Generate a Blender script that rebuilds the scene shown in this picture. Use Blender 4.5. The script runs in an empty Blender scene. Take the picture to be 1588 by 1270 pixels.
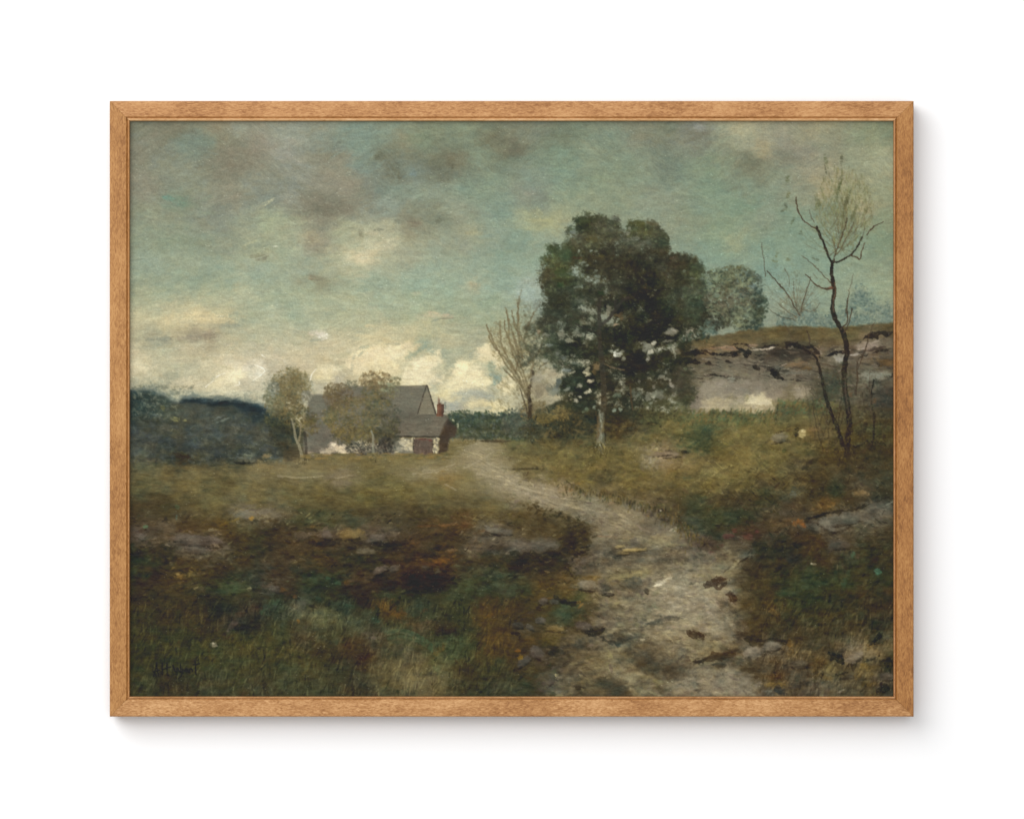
import bpy, bmesh, math
import numpy as np
# ================================================================ camera, world, lights, exposure
S = 0.0005144                     # metres per unit of the photograph, measured on the front of the frame
CX, CY, ZC = 794.0, 635.0, 1.55   # centre of the view and its height on the wall
FD = 0.026                        # how far the frame's front stands off the wall
def wx(px): return (px - CX) * S
def wz(py): return ZC + (CY - py) * S
scn = bpy.context.scene
col = scn.collection
cam = bpy.data.objects.new('camera', bpy.data.cameras.new('camera')); col.objects.link(cam)
DIST = 3.2
cam.location = (0, -FD - DIST, ZC); cam.rotation_euler = (math.radians(90), 0, 0)
cam.data.sensor_fit = 'HORIZONTAL'; cam.data.sensor_width = 36.0
cam.data.lens = 36.0 * DIST / (1588 * S); cam.data.clip_start = .05; cam.data.clip_end = 60
scn.camera = cam
scn.view_settings.view_transform = 'Standard'; scn.view_settings.look = 'None'
scn.view_settings.exposure = 0; scn.view_settings.gamma = 1; scn.view_settings.use_curve_mapping = False
w = bpy.data.worlds.new('World'); scn.world = w; w.use_nodes = True
w.node_tree.nodes['Background'].inputs['Color'].default_value = (1, 1, 1, 1)
w.node_tree.nodes['Background'].inputs['Strength'].default_value = .43
def area(name, loc, size, energy, target=(0, 0, ZC)):
    L = bpy.data.lights.new(name, 'AREA'); L.shape = 'DISK'; L.size = size; L.energy = energy
    o = bpy.data.objects.new(name, L); col.objects.link(o); o.location = loc
    d = np.array(target) - np.array(loc)
    from mathutils import Vector
    o.rotation_euler = Vector(d).to_track_quat('-Z', 'Y').to_euler()
    return o
area('key_softbox', (-1.75, -2.75, ZC + 1.75), 3.0, 100)  # unseen soft key lamp at upper left, placed to suit the frame's cast shadow
area('front_fill', (.1, -4.6, ZC + .5), 3.0, 88)  # added fill lamp, unseen, keeps the shade around the frame pale
PAINT_BLACK = 0.0175; PAINT_WHITE = 1.30
# ================================================================ the picture, painted touch by touch on a sheet of its own
SKY = """210 195 105 108 92;240 215 118 116 100;215 235 112 112 98;270 205 108 104 84;300 225 106 118 102;330 200 128 120 94;350 215 120 112 86;370 200 130 134 116;365 240 115 112 96;355 265 114 110 94;385 245 116 112 96;345 260 112 108 92;400 215 128 120 104;430 205 132 136 118;465 210 128 132 116;440 235 134 132 118;490 215 118 128 112;320 218 104 120 104;285 225 104 122 108;250 255 118 120 100;220 290 122 120 104;300 280 120 126 106;340 290 118 118 100;400 280 120 124 108;450 260 122 126 112;480 280 128 130 116;440 290 112 120 106;290 315 106 122 100;340 305 126 126 108;370 310 124 120 102;400 310 110 118 104;450 300 130 130 116;485 300 112 108 92;480 330 112 108 94;495 325 106 102 88;220 330 120 126 104;260 340 128 132 108;310 340 124 128 108;340 335 112 120 106;380 340 130 136 112;420 345 146 154 120;460 345 142 150 120;480 370 156 146 114;220 370 124 134 110;260 375 120 132 108;300 370 120 130 106;340 385 124 130 108;390 370 138 142 114;400 400 146 148 114;440 390 140 150 122;470 395 138 150 126;230 415 128 142 122;280 415 134 144 118;330 415 128 142 120;400 415 138 150 128;470 420 136 148 126
505 200 128 130 110;540 210 114 130 114;560 205 110 130 116;520 225 112 122 106;600 205 116 132 114;560 230 112 134 118;500 240 118 116 98;520 250 126 120 100;590 240 100 102 80;605 255 105 108 90;620 270 100 104 86;570 255 110 128 116;640 268 108 124 114;625 222 124 120 92;660 215 112 124 98;700 225 106 116 94;700 245 112 106 80;702 258 102 106 88;685 265 98 102 84;670 250 96 100 80;730 210 118 130 104;750 240 116 132 108;770 220 100 98 74;785 225 98 96 74;790 255 100 112 92;510 275 124 122 104;530 285 130 124 106;560 290 112 116 102;600 295 108 122 108;640 300 122 136 116;680 300 122 134 114;720 290 112 130 110;760 290 118 134 110;790 300 114 130 110;500 325 114 112 98;520 330 110 106 92;545 322 113 112 98;570 330 118 120 102;600 325 122 134 120;625 345 118 116 96;642 347 118 114 92;680 343 106 112 90;660 340 114 120 100;710 335 134 138 114;750 335 122 136 116;780 330 108 132 118;510 355 120 118 100;530 355 152 156 120;570 360 160 160 128;590 370 158 156 124;610 365 150 152 122;640 365 146 144 112;680 370 132 140 118;735 362 150 148 112;720 375 128 132 112;760 370 122 136 118;790 375 112 134 116;500 380 124 116 98;540 385 148 156 124;560 400 206 186 138;542 398 186 178 138;595 395 158 158 126;520 400 150 150 118;600 378 178 172 136;620 395 136 140 118;650 390 138 142 116;700 395 134 146 122;740 400 130 144 122;780 400 120 140 120;500 420 142 148 122;550 415 162 162 128;600 415 146 152 124;660 420 134 150 128;720 420 132 148 126;780 420 126 146 126
800 225 98 98 80;830 200 108 114 96;810 200 114 122 102;870 215 102 112 90;830 240 112 126 104;870 245 108 130 108;920 240 124 134 108;950 220 110 126 106;990 210 116 118 98;1040 200 108 114 92;1085 200 130 132 122;1085 210 100 98 88;820 270 118 134 116;870 280 112 134 114;920 280 116 130 106;960 260 114 128 104;1000 270 118 130 106;1035 262 100 112 96;1080 260 116 130 106;810 300 126 130 112;835 305 108 118 104;870 300 126 138 110;920 305 126 136 108;960 310 122 132 106;1020 310 124 132 110;1080 310 118 132 110;800 340 142 148 116;840 345 156 154 108;870 350 152 150 108;800 370 122 140 120;850 370 132 144 120;880 360 120 136 120;1050 350 124 132 108;1085 350 122 132 106;1070 390 120 134 112;810 400 126 144 122;840 400 124 140 118;1090 400 114 138 120;800 420 136 150 126
1105 215 118 128 104;1130 200 146 146 116;1150 205 160 152 116;1190 205 138 136 110;1188 230 152 138 100;1160 225 136 142 118;1215 220 126 128 114;1220 245 108 108 92;1240 235 120 120 108;1260 205 138 134 104;1280 230 126 128 106;1300 225 122 124 100;1270 200 140 136 104;1350 210 126 134 102;1380 200 108 118 92;1100 260 112 130 104;1165 250 100 104 82;1170 245 104 106 86;1210 265 116 130 108;1250 260 134 130 106;1275 265 144 136 106;1300 270 136 132 102;1330 260 134 138 108;1370 250 146 148 116;1100 300 112 134 110;1160 300 116 128 106;1155 315 106 132 108;1200 310 116 128 106;1250 290 124 130 108;1280 290 150 140 104;1330 300 140 138 100;1340 320 142 136 102;1370 300 132 138 108;1120 350 118 136 108;1180 340 120 132 110;1230 345 112 134 112;1300 330 114 126 100;1370 340 122 134 104;1110 380 116 138 114;1135 370 138 144 110;1200 380 116 138 116;1260 380 116 138 116;1320 380 112 134 112;1370 380 112 130 104;1110 410 118 140 118;1200 420 112 138 122;1260 420 116 140 120;1330 415 126 142 116;1370 415 124 136 110
1200 460 130 144 122;1230 450 118 140 124;1260 460 124 142 122;1280 440 128 144 118;1330 440 128 142 118;1370 450 136 148 118;1380 480 124 134 112;1210 490 124 132 110;1290 480 126 138 112
210 440 132 142 116;250 435 128 142 118;300 435 124 140 118;350 440 130 146 122;400 430 134 150 128;450 430 140 152 126;488 432 130 126 98;220 465 150 154 122;270 460 142 150 122;320 460 144 152 122;370 450 162 160 124;420 460 142 154 126;470 455 150 158 126;230 485 164 162 126;280 480 170 164 126;330 475 168 162 124;400 480 150 156 126;450 485 138 152 126;490 480 152 158 128;220 500 176 168 126;270 495 190 176 128;310 492 202 184 130;340 492 202 182 128;365 490 152 154 122;380 495 138 146 120;430 500 158 160 128;215 515 170 160 122;260 515 182 170 128;310 510 176 164 124;350 505 142 142 118;400 510 162 162 128;460 510 158 162 130;230 525 138 136 112;250 525 128 130 112;300 523 128 118 98;320 520 130 118 96;350 530 168 162 126;400 525 160 158 126;450 525 170 164 128;215 545 190 178 138;250 540 164 162 128;300 540 178 168 130;350 545 178 166 130;400 545 176 166 132;460 545 182 168 130;210 570 196 182 138;260 570 176 168 132;300 575 166 162 130;340 570 190 176 134;360 580 214 196 150;390 575 200 188 156;430 570 178 166 134;480 565 186 170 132;220 590 188 178 138;240 595 150 148 122;270 585 148 148 120;290 595 190 178 140;320 595 186 174 134;350 590 212 194 144;380 595 180 170 138;410 600 172 164 134;210 603 150 148 122;250 610 146 144 116;300 612 160 154 124;350 612 170 162 132;390 615 158 152 124;450 600 172 162 132;480 600 170 162 130
495 435 118 116 90;530 440 140 152 126;580 440 132 150 128;640 440 128 150 130;700 445 130 150 128;735 440 158 152 118;760 445 130 150 130;790 440 120 142 124;500 470 150 158 126;550 475 154 158 124;600 475 140 154 128;650 470 142 156 126;700 465 140 154 126;760 470 134 150 122;520 500 160 162 126;570 500 158 160 124;620 490 154 158 124;720 495 142 152 122;760 500 138 150 120;550 515 166 162 128;600 520 176 166 126;660 510 178 168 122;720 510 156 156 122;510 540 182 168 130;550 535 178 166 126;590 535 192 176 124;640 530 190 174 124;657 535 126 140 118;665 543 128 142 124;700 530 170 162 122;740 530 146 144 118;760 535 160 154 118;505 565 184 168 124;540 550 182 172 132;565 545 206 188 138;590 550 218 198 144;620 550 214 194 140;640 550 150 152 120;655 560 212 194 144;675 555 210 194 142;695 555 136 144 120;730 548 140 146 120;750 550 214 194 140;510 580 202 184 132;525 575 160 154 124;550 570 210 190 138;590 575 206 186 134;622 575 170 162 124;650 580 226 206 152;690 575 150 150 120;720 575 224 204 146;745 585 214 196 142;765 580 140 150 124;790 570 150 150 116;500 600 170 162 130;520 595 168 160 130;555 595 180 164 124;640 590 216 198 146;670 595 150 152 126;720 595 222 202 146;770 595 124 142 124;785 600 206 188 136;690 605 210 192 136;720 610 150 152 134;750 615 148 150 132;775 625 196 182 130;700 625 150 148 132;745 628 180 170 128;800 590 196 180 136;800 620 150 146 120;790 480 140 150 124;820 445 144 158 142;830 465 134 148 132;810 500 138 148 120;840 500 128 136 116;800 540 170 164 124;830 560 150 146 116;845 580 158 148 118;840 610 144 134 104;870 560 130 134 114;900 560 160 154 124;900 600 170 162 128;950 560 150 150 128;950 480 120 122 102;900 420 128 140 122;1000 420 124 138 118;1000 500 120 124 104;1060 500 130 130 108;1000 560 150 146 126;1060 450 124 136 116;950 400 124 138 118;1140 460 122 138 116"""
GND = """205 610 28 44 48;240 620 44 56 50;260 640 60 64 48;300 628 58 60 52;350 622 30 40 42;390 635 26 38 42;410 645 30 42 44;230 660 52 56 42;260 665 56 56 40;300 650 56 58 46;350 645 58 58 44;210 640 34 46 42;400 655 50 56 44;220 680 54 60 56;260 685 40 48 44;300 690 48 56 52;330 680 44 52 48;370 685 44 52 44;210 705 56 64 58;250 705 48 54 46;300 705 46 48 36;330 708 44 52 44;280 710 44 32 20;350 712 40 42 34;410 700 52 58 48;430 690 56 58 44;440 660 52 56 40;450 705 60 54 40;210 722 70 72 52;250 722 74 72 48
210 735 84 80 54;250 735 92 84 54;300 732 98 88 56;350 732 98 88 56;400 728 110 98 66;450 728 110 98 68;480 735 104 98 70;220 755 84 78 48;300 755 94 86 54;380 755 92 84 54;450 755 88 82 52;350 750 74 70 44;220 775 62 58 38;280 775 74 68 42;330 780 88 82 50;400 780 86 80 48;460 775 82 76 46;215 795 58 48 30;260 790 58 54 34;320 795 72 66 42;380 797 98 92 78;420 795 96 90 74;440 790 80 76 54;470 800 66 66 42;215 810 62 50 34;250 815 74 62 46;290 820 60 46 28;330 812 62 48 28;350 812 80 62 30;380 815 68 66 44;420 820 48 38 22;470 815 50 48 28;215 830 76 66 58;280 835 84 72 58;300 840 92 80 68;330 842 88 76 66;360 835 52 40 22;400 835 50 50 32;440 835 66 46 28;470 830 78 66 52;490 840 40 32 22;210 860 34 40 26;250 860 42 38 24;300 855 84 78 64;340 860 72 68 50;380 860 46 46 30;430 865 58 48 34;480 860 64 52 32;215 880 32 50 38;240 875 38 42 28;290 885 44 34 20;340 880 50 36 22;380 875 60 52 36;430 880 58 50 38;480 885 54 44 28
520 715 98 88 56;560 715 100 88 54;620 715 104 94 60;680 715 96 88 60;700 695 98 88 52;720 700 116 108 84;750 700 128 120 96;750 720 136 126 100;770 735 130 120 96;790 740 134 126 104;700 725 122 112 86;660 730 124 116 90;640 732 110 102 76;620 730 100 94 64;530 735 110 98 78;560 740 88 84 54;690 740 114 88 50;720 740 100 92 60;600 750 86 80 48;660 750 88 80 48;740 755 104 98 70;500 760 82 76 46;560 770 86 80 44;620 765 88 80 44;680 765 92 86 50;730 775 90 82 52;780 770 98 92 68;500 785 66 62 40;560 785 66 60 38;620 785 68 60 38;690 778 74 68 44;760 785 84 76 46;500 805 66 68 42;550 810 56 62 46;600 805 66 58 38;650 800 58 52 34;690 800 60 54 32;740 800 76 64 36;785 800 80 66 38;510 828 70 58 48;545 828 96 80 50;585 832 90 78 66;570 830 74 64 54;610 828 74 66 54;620 815 58 50 34;680 815 84 58 36;720 812 88 58 34;700 830 56 46 28;760 820 84 82 68;785 825 82 78 66;500 850 70 56 34;520 845 54 42 30;545 850 52 42 32;600 850 36 34 22;640 840 66 50 36;660 845 60 54 42;690 838 46 40 28;740 840 78 70 58;780 845 70 64 54;540 865 44 44 28;500 875 58 48 28;570 870 40 42 26;640 865 56 38 24;690 865 80 52 24;640 875 70 46 22;720 870 56 54 42;780 870 40 42 26;740 690 118 110 84;770 700 104 96 66;560 705 90 80 50;640 705 100 90 56;490 712 98 88 60
800 660 64 66 52;830 670 60 60 42;870 665 40 44 36;900 670 44 48 38;800 690 84 80 48;850 690 74 72 46;900 690 78 74 46;960 660 36 34 24;990 665 58 60 48;1020 650 88 84 48;1060 650 100 92 52;1080 680 46 66 46;1000 680 84 78 44;1090 690 52 58 36;820 715 92 84 50;870 715 98 88 48;930 710 86 78 44;980 710 88 80 46;1010 710 118 108 90;1030 712 128 108 84;1060 715 110 92 60;1090 712 96 80 48;800 727 78 72 44;830 728 84 74 46;860 735 94 80 42;920 735 90 80 46;980 730 86 76 40;1040 735 102 84 44;1080 740 78 74 46;800 750 134 124 100;840 752 130 118 94;870 758 126 104 78;900 750 84 74 36;940 745 60 56 36;980 750 92 80 44;1040 755 88 76 44;810 765 128 118 96;850 770 128 118 98;900 768 104 98 74;950 765 96 82 52;990 765 78 68 42;1040 770 72 60 38;1080 770 62 66 44;810 785 84 78 54;830 780 112 106 86;870 785 118 110 90;920 785 112 106 86;970 790 108 100 78;1000 785 98 82 56;1030 795 64 54 38;1080 790 44 52 34;1060 780 60 54 34;800 805 62 54 28;840 800 66 56 32;890 800 94 86 64;930 805 114 106 88;970 810 112 104 84;1010 800 88 80 62;1025 820 84 76 64;1045 822 106 102 84;1080 815 36 52 38;1060 815 54 50 40;800 830 70 64 48;840 830 64 56 38;880 825 50 44 24;905 820 66 56 38;940 825 100 92 72;980 825 116 108 84;1020 835 112 104 78;1050 835 116 106 76;1070 835 80 70 58;1090 845 60 46 40;810 850 80 74 64;850 850 78 72 60;880 845 44 42 24;900 848 64 54 42;930 850 84 78 60;960 850 74 68 50;985 838 76 72 56;1000 848 72 68 50;1040 855 76 70 56;1080 860 76 70 56;800 875 48 46 32;830 880 64 56 42;860 870 42 36 26;890 875 82 72 58;930 870 84 78 60;980 865 72 68 54;1020 875 92 88 68;1060 880 110 102 78
1110 650 96 92 54;1150 650 84 88 52;1180 648 98 90 52;1230 650 88 84 48;1270 655 92 82 48;1100 675 46 62 44;1140 675 94 88 54;1210 690 96 88 56;1270 668 100 80 50;1330 670 68 64 38;1370 670 60 58 34;1110 700 74 66 36;1150 705 104 92 54;1200 700 84 78 44;1250 700 74 72 42;1290 700 74 66 36;1330 700 58 50 32;1370 700 56 50 32;1110 730 110 100 62;1150 725 102 90 52;1200 730 86 82 50;1240 720 64 56 40;1280 715 70 56 34;1330 730 60 52 36;1370 735 56 56 40;1100 750 108 92 48;1150 750 84 72 38;1190 745 64 52 34;1230 750 70 54 30;1270 755 52 44 28;1330 757 66 60 46;1370 755 52 52 38;1110 775 66 54 34;1150 780 60 50 34;1190 775 44 50 32;1230 765 60 64 50;1260 765 50 48 32;1300 765 40 50 34;1340 768 84 68 46;1370 770 40 42 30;1110 805 38 54 36;1150 805 36 50 34;1200 795 60 54 40;1230 790 66 56 42;1270 785 84 58 30;1290 783 90 64 34;1330 780 48 42 28;1370 785 78 78 70;1225 810 80 56 34;1205 810 70 56 36;1260 810 56 56 44;1275 815 94 92 80;1310 805 84 84 72;1340 800 84 82 70;1370 805 66 62 48;1110 830 40 46 30;1160 820 66 46 34;1170 825 60 40 30;1200 830 62 58 46;1240 828 46 36 26;1265 835 66 46 22;1290 830 60 58 46;1330 820 72 68 52;1370 830 50 46 32;1295 845 66 60 52;1100 845 66 46 36;1150 840 74 70 58;1180 845 30 38 26;1220 845 40 42 30;1260 850 58 44 22;1310 855 56 50 34;1350 850 46 46 30;1100 860 88 86 70;1130 865 100 96 76;1155 860 84 80 64;1180 865 36 32 22;1232 866 40 42 40;1210 880 50 44 28;1280 875 56 48 30;1340 870 46 48 32;1370 870 48 44 30;1130 630 60 60 40;1220 635 84 76 46;1250 640 82 76 44;1330 640 70 64 42;1370 645 62 56 38;1300 650 76 70 44
240 893 50 34 20;278 893 80 58 30;294 890 70 58 30;220 920 54 48 30;260 915 60 52 30;300 905 64 60 38;350 912 46 66 44;380 910 46 60 38;420 895 64 60 48;400 900 44 48 40;440 925 46 42 30;425 912 74 68 56;480 905 34 56 40;470 920 40 60 44;450 910 50 38 28;220 960 54 54 34;260 950 56 50 32;300 960 60 52 30;340 945 34 36 26;360 955 66 58 44;330 930 42 40 28;395 945 56 48 36;425 935 32 66 50;460 935 82 80 60;490 955 84 86 58;380 970 36 36 30;240 1000 54 56 32;290 1000 50 56 34;380 990 64 66 36;430 980 60 64 38;470 990 68 60 40;220 1030 48 52 32;270 1030 48 54 34;320 1020 60 62 34;370 1040 62 64 38;430 1010 68 62 32;480 1030 66 62 34;210 1060 58 60 38;270 1060 54 50 34;330 1060 60 62 42;400 1065 58 56 38;450 1055 56 66 44;490 1060 60 66 44
515 902 32 58 42;540 905 46 36 22;560 895 62 50 38;580 910 50 36 24;640 900 34 26 16;680 900 38 28 18;610 925 40 52 36;560 925 42 34 24;500 930 32 44 32;540 940 34 56 44;594 942 90 64 30;610 952 80 56 28;580 955 38 56 42;650 945 42 58 42;700 925 46 60 40;740 910 44 66 44;780 915 48 66 48;710 945 50 56 34;760 938 70 54 30;790 930 60 54 34;760 955 82 60 28;790 950 72 54 26;510 955 84 88 58;550 970 70 76 52;520 980 60 70 46;580 985 72 66 50;620 975 60 66 42;655 972 76 62 40;690 980 48 34 20;680 990 52 70 46;700 1000 46 76 52;640 1010 70 66 46;600 1005 60 60 40;560 1020 62 42 26;540 1000 70 52 30;510 1010 54 50 32;720 1000 50 62 38;760 1000 78 58 28;785 990 82 58 28;790 970 64 56 32;500 1050 56 58 38;550 1040 60 60 40;600 1030 86 80 50;640 1030 94 84 54;680 1030 86 88 54;640 1055 100 92 62;680 1055 96 90 58;600 1060 76 72 46;560 1065 56 54 38;720 1040 56 50 30;760 1030 56 58 34;730 1065 54 56 36;780 1060 62 58 38
800 915 50 60 42;850 905 72 54 28;880 900 76 58 32;820 930 66 56 26;870 920 66 56 28;900 925 60 60 30;800 950 62 48 26;830 950 60 48 26;880 945 42 60 42;870 960 40 62 46;800 972 64 58 50;820 980 60 54 40;860 978 90 78 50;880 970 48 40 26;920 955 72 52 30;910 945 60 56 38;905 895 76 60 34;918 893 86 64 32;895 870 80 68 56;950 890 96 84 60;960 893 120 108 68;990 890 110 98 62;910 910 110 104 84;940 905 80 76 62;960 905 76 74 60;980 908 66 68 56;975 918 88 80 62;1005 900 104 94 74;990 912 70 68 58;1025 902 132 124 102;1060 890 98 94 76;1080 880 104 98 76;1050 915 120 112 90;1080 910 118 112 92;930 930 104 92 66;970 930 108 98 70;1020 930 112 102 80;1080 940 126 116 94;950 950 92 88 70;1000 950 98 92 72;1040 950 118 108 86;940 965 86 80 66;970 975 98 94 72;1020 985 114 104 80;1060 970 122 112 86;1085 985 110 100 76;950 985 60 62 50;975 992 60 62 50;920 995 84 74 58;890 990 80 68 48;850 993 62 54 28;820 990 84 60 28;800 1010 60 50 26;830 1012 66 60 50;855 1010 44 42 32;870 1008 54 52 44;900 1010 84 76 56;920 1025 96 86 60;950 1005 98 88 64;980 1010 80 70 48;1000 1020 58 54 40;1020 1030 50 48 34;1040 1045 54 50 38;1010 1010 76 66 46;1050 1010 90 80 60;1080 1020 100 90 68;960 1040 110 102 76;980 1055 106 98 74;940 1060 52 50 36;960 1070 40 40 30;920 1065 56 54 38;880 1050 74 66 50;850 1060 66 62 52;870 1070 92 88 68;820 1040 60 52 30;800 1060 54 62 42;830 1070 46 46 30;1000 1065 96 90 68;1060 1060 110 100 78;1085 1070 86 80 64;1040 1070 100 94 72
1100 905 104 96 68;1120 885 96 92 68;1140 872 110 102 78;1160 880 48 40 28;1110 918 120 106 80;1100 930 110 102 84;1150 925 84 70 46;1180 910 54 44 24;1210 905 50 50 30;1240 900 46 60 40;1260 900 40 56 38;1300 900 44 56 36;1370 900 44 48 30;1180 930 50 40 22;1220 930 40 58 40;1260 930 36 48 32;1300 930 46 42 28;1350 930 56 46 30;1380 930 52 46 32;1110 950 120 114 96;1130 950 104 98 80;1150 950 96 82 54;1180 950 60 50 30;1200 950 84 64 38;1230 950 46 42 24;1270 950 50 48 30;1330 950 52 50 34;1380 950 54 48 34;1100 975 116 108 84;1130 980 104 100 80;1150 985 60 46 30;1170 985 40 38 24;1190 978 42 36 20;1210 990 46 42 28;1240 980 50 48 34;1300 980 52 48 32;1360 985 38 40 28;1110 1000 110 98 66;1130 1010 80 66 44;1140 1012 60 44 28;1170 1010 112 104 86;1195 1002 118 108 88;1210 1002 100 88 70;1225 1008 92 68 36;1250 1000 62 58 42;1290 1010 52 48 34;1330 1008 96 86 68;1350 1002 98 78 48;1375 1000 84 76 54;1325 1022 108 94 74;1355 1018 90 78 54;1380 1030 32 36 24;1105 1025 84 76 50;1120 1035 54 50 36;1160 1030 66 60 42;1185 1022 84 74 56;1200 1035 64 50 32;1230 1030 80 70 54;1273 1030 66 48 26;1290 1040 86 80 52;1310 1045 58 50 36;1340 1035 80 62 30;1370 1050 84 74 58;1320 1060 58 56 42;1100 1050 110 104 84;1140 1050 104 98 80;1180 1050 80 64 40;1210 1045 60 38 22;1200 1060 86 68 38;1240 1055 78 72 56;1240 1067 56 54 44;1120 1070 104 98 80;1160 1068 96 90 74;1190 1072 76 74 64;1260 1070 86 78 62;1300 1070 80 74 56;1340 1070 76 66 44;1370 1068 48 46 36"""
CLIFF = """1150 525 88 74 44;1200 520 92 78 46;1260 522 88 74 44;1320 520 84 72 42;1380 508 76 66 42;1300 512 96 82 50;1100 530 80 70 44;1100 541 110 86 58;1150 540 122 96 70;1110 560 92 82 72;1150 560 92 82 74;1180 570 90 80 74;1190 545 56 48 42;1220 545 54 48 40;1250 548 58 50 42;1235 564 112 88 62;1272 545 96 78 58;1300 555 104 98 90;1320 547 76 62 54;1345 537 128 108 92;1370 533 104 90 78;1380 547 76 68 60;1370 562 84 60 36;1350 583 104 104 92;1330 572 84 72 60;1370 590 78 70 60;1100 580 98 90 78;1130 590 104 98 88;1170 590 104 94 82;1210 580 92 86 80;1250 580 86 78 72;1200 600 116 102 88;1240 605 120 104 86;1100 600 118 106 88;1110 612 130 116 92;1150 620 124 116 98;1160 624 158 138 106;1180 622 168 150 112;1140 612 130 122 104;1110 632 146 128 96;1170 635 146 126 90;1200 625 136 118 90;1230 615 110 94 70;1280 600 66 58 44;1290 605 54 60 48;1320 610 92 80 64;1360 612 86 76 64;1370 624 66 64 56;1385 628 46 46 42;1070 560 84 72 60;1060 545 80 66 48;1070 600 88 78 66;1050 600 62 56 46;1085 620 110 98 86"""
TREE = """905 345 56 58 36;935 350 66 62 50;990 350 66 66 36;1015 350 62 56 42;1025 370 58 60 44;900 370 72 68 56;920 375 62 56 36;960 375 62 58 48;1000 382 64 58 48;880 395 50 60 40;857 388 58 66 42;900 392 48 40 24;935 390 52 40 26;870 412 62 58 30;850 425 64 48 32;900 410 50 40 24;870 427 50 60 34;940 410 56 46 34;980 410 44 38 26;1010 400 52 44 34;1040 410 62 52 40;1060 402 60 48 30;1080 420 56 60 40;1000 430 40 34 24;960 440 50 42 32;900 440 54 52 40;860 440 50 48 34;1040 440 38 36 26;1070 450 52 52 42;1085 470 50 56 42;1000 470 32 30 20;960 480 36 34 26;870 480 46 48 38;850 500 50 48 40;900 500 44 44 36;1020 500 34 30 20;960 520 30 30 20;1000 530 32 30 20;900 540 38 38 28;870 530 50 52 42;1040 560 36 34 22;960 560 42 36 24;980 580 34 28 18;900 560 34 38 28;870 560 52 56 46;880 590 34 40 34;910 600 32 34 26;960 600 36 32 24;1000 600 44 38 26;1040 600 50 44 30;1060 590 60 54 44;900 630 40 44 36;960 640 40 42 32;990 640 40 36 24;870 640 82 68 34;850 650 80 68 34;1020 620 50 52 34;1040 630 66 68 42;880 665 30 34 28;830 655 86 74 42;820 520 84 76 50;840 540 70 68 50"""
X0, Y0, GW, GH = 197, 185, 1194, 898          # painted sheet in millimetre-like units of its own (two units run under the rebate)
rs = np.random.RandomState(7)
def parse(s):
    a = np.array([[float(v) for v in t.split()] for t in s.replace('\n', ';').split(';') if t.strip()])
    return a[:, :2], a[:, 2:] / 255.0
def vnoise(sx, sy, seed, oct=3, w=None, h=None):
    """smooth value noise in 0..1, cell sizes sx, sy"""
    w = w or GW; h = h or GH
    r = np.random.RandomState(seed); out = np.zeros((h, w), np.float32); amp = 1.0; tot = 0
    for o in range(oct):
        nx = int(w / sx) + 3; ny = int(h / sy) + 3
        g = r.rand(ny, nx).astype(np.float32)
        fx = np.arange(w) / sx; ix = fx.astype(int); tx = fx - ix; tx = (tx * tx * (3 - 2 * tx)).astype(np.float32)
        fy = np.arange(h) / sy; iy = fy.astype(int); ty = fy - iy; ty = (ty * ty * (3 - 2 * ty)).astype(np.float32)
        a = g[:, ix] * (1 - tx) + g[:, ix + 1] * tx
        out += amp * (a[iy] * (1 - ty)[:, None] + a[iy + 1] * ty[:, None])
        tot += amp; amp *= .55; sx = max(1.0, sx / 2.0); sy = max(1.0, sy / 2.0)
    return out / tot
def field(samples, p=2.6, s=4, soft=11.0, mix=.62):
    """colour laid between hand-mixed samples"""
    P, Cc = parse(samples)
    xs = X0 + np.arange(0, GW + s, s); ys = Y0 + np.arange(0, GH + s, s)
    gx, gy = np.meshgrid(xs, ys); acc = np.zeros(gx.shape + (3,)); ws = np.zeros(gx.shape); ac2 = np.zeros_like(acc); w2 = np.zeros_like(ws)
    for (px, py), c in zip(P, Cc):
        d2 = (gx - px) ** 2 + ((gy - py) * 1.35) ** 2 + soft * soft
        w = d2 ** (-p / 2 - .6)
        acc += w[..., None] * c; ws += w
        w = (d2 + 900.0) ** -2.2
        ac2 += w[..., None] * c; w2 += w
    return acc / ws[..., None] * mix + ac2 / w2[..., None] * (1 - mix), s
def sample(f, x, y):
    """bilinear lookup of a coarse field"""
    F, s = f
    u = np.clip((x - X0) / s, 0, F.shape[1] - 1.001); v = np.clip((y - Y0) / s, 0, F.shape[0] - 1.001)
    i = u.astype(int); j = v.astype(int); a = (u - i)[..., None]; b = (v - j)[..., None]
    return (F[j, i] * (1 - a) + F[j, i + 1] * a) * (1 - b) + (F[j + 1, i] * (1 - a) + F[j + 1, i + 1] * a) * b
GX, GY = np.meshgrid(X0 + np.arange(GW, dtype=np.float32), Y0 + np.arange(GH, dtype=np.float32))
C = np.zeros((GH, GW, 3), np.float32); HT = np.zeros((GH, GW), np.float32)
WXN = vnoise(26, 18, 11, 4) - .5; WYN = vnoise(26, 18, 12, 4) - .5
FXN = vnoise(6, 5, 13, 3) - .5; FYN = vnoise(6, 5, 14, 3) - .5
DRY = vnoise(3.2, 2.2, 15, 2)
CLP = vnoise(30, 24, 18, 2); CLP = (CLP - CLP.mean()) / CLP.std()
MID = (vnoise(9, 7, 17, 2) - .5) * 3
EDG = ((vnoise(3.6, 2.8, 16, 3, 400, 400) - .5) * 2.6).astype(np.float32)
def laid(f, warp=34, fine=8):
    return sample(f, GX + WXN * warp * 1.4 + FXN * fine, GY + WYN * warp + FYN * fine).astype(np.float32)
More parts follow.
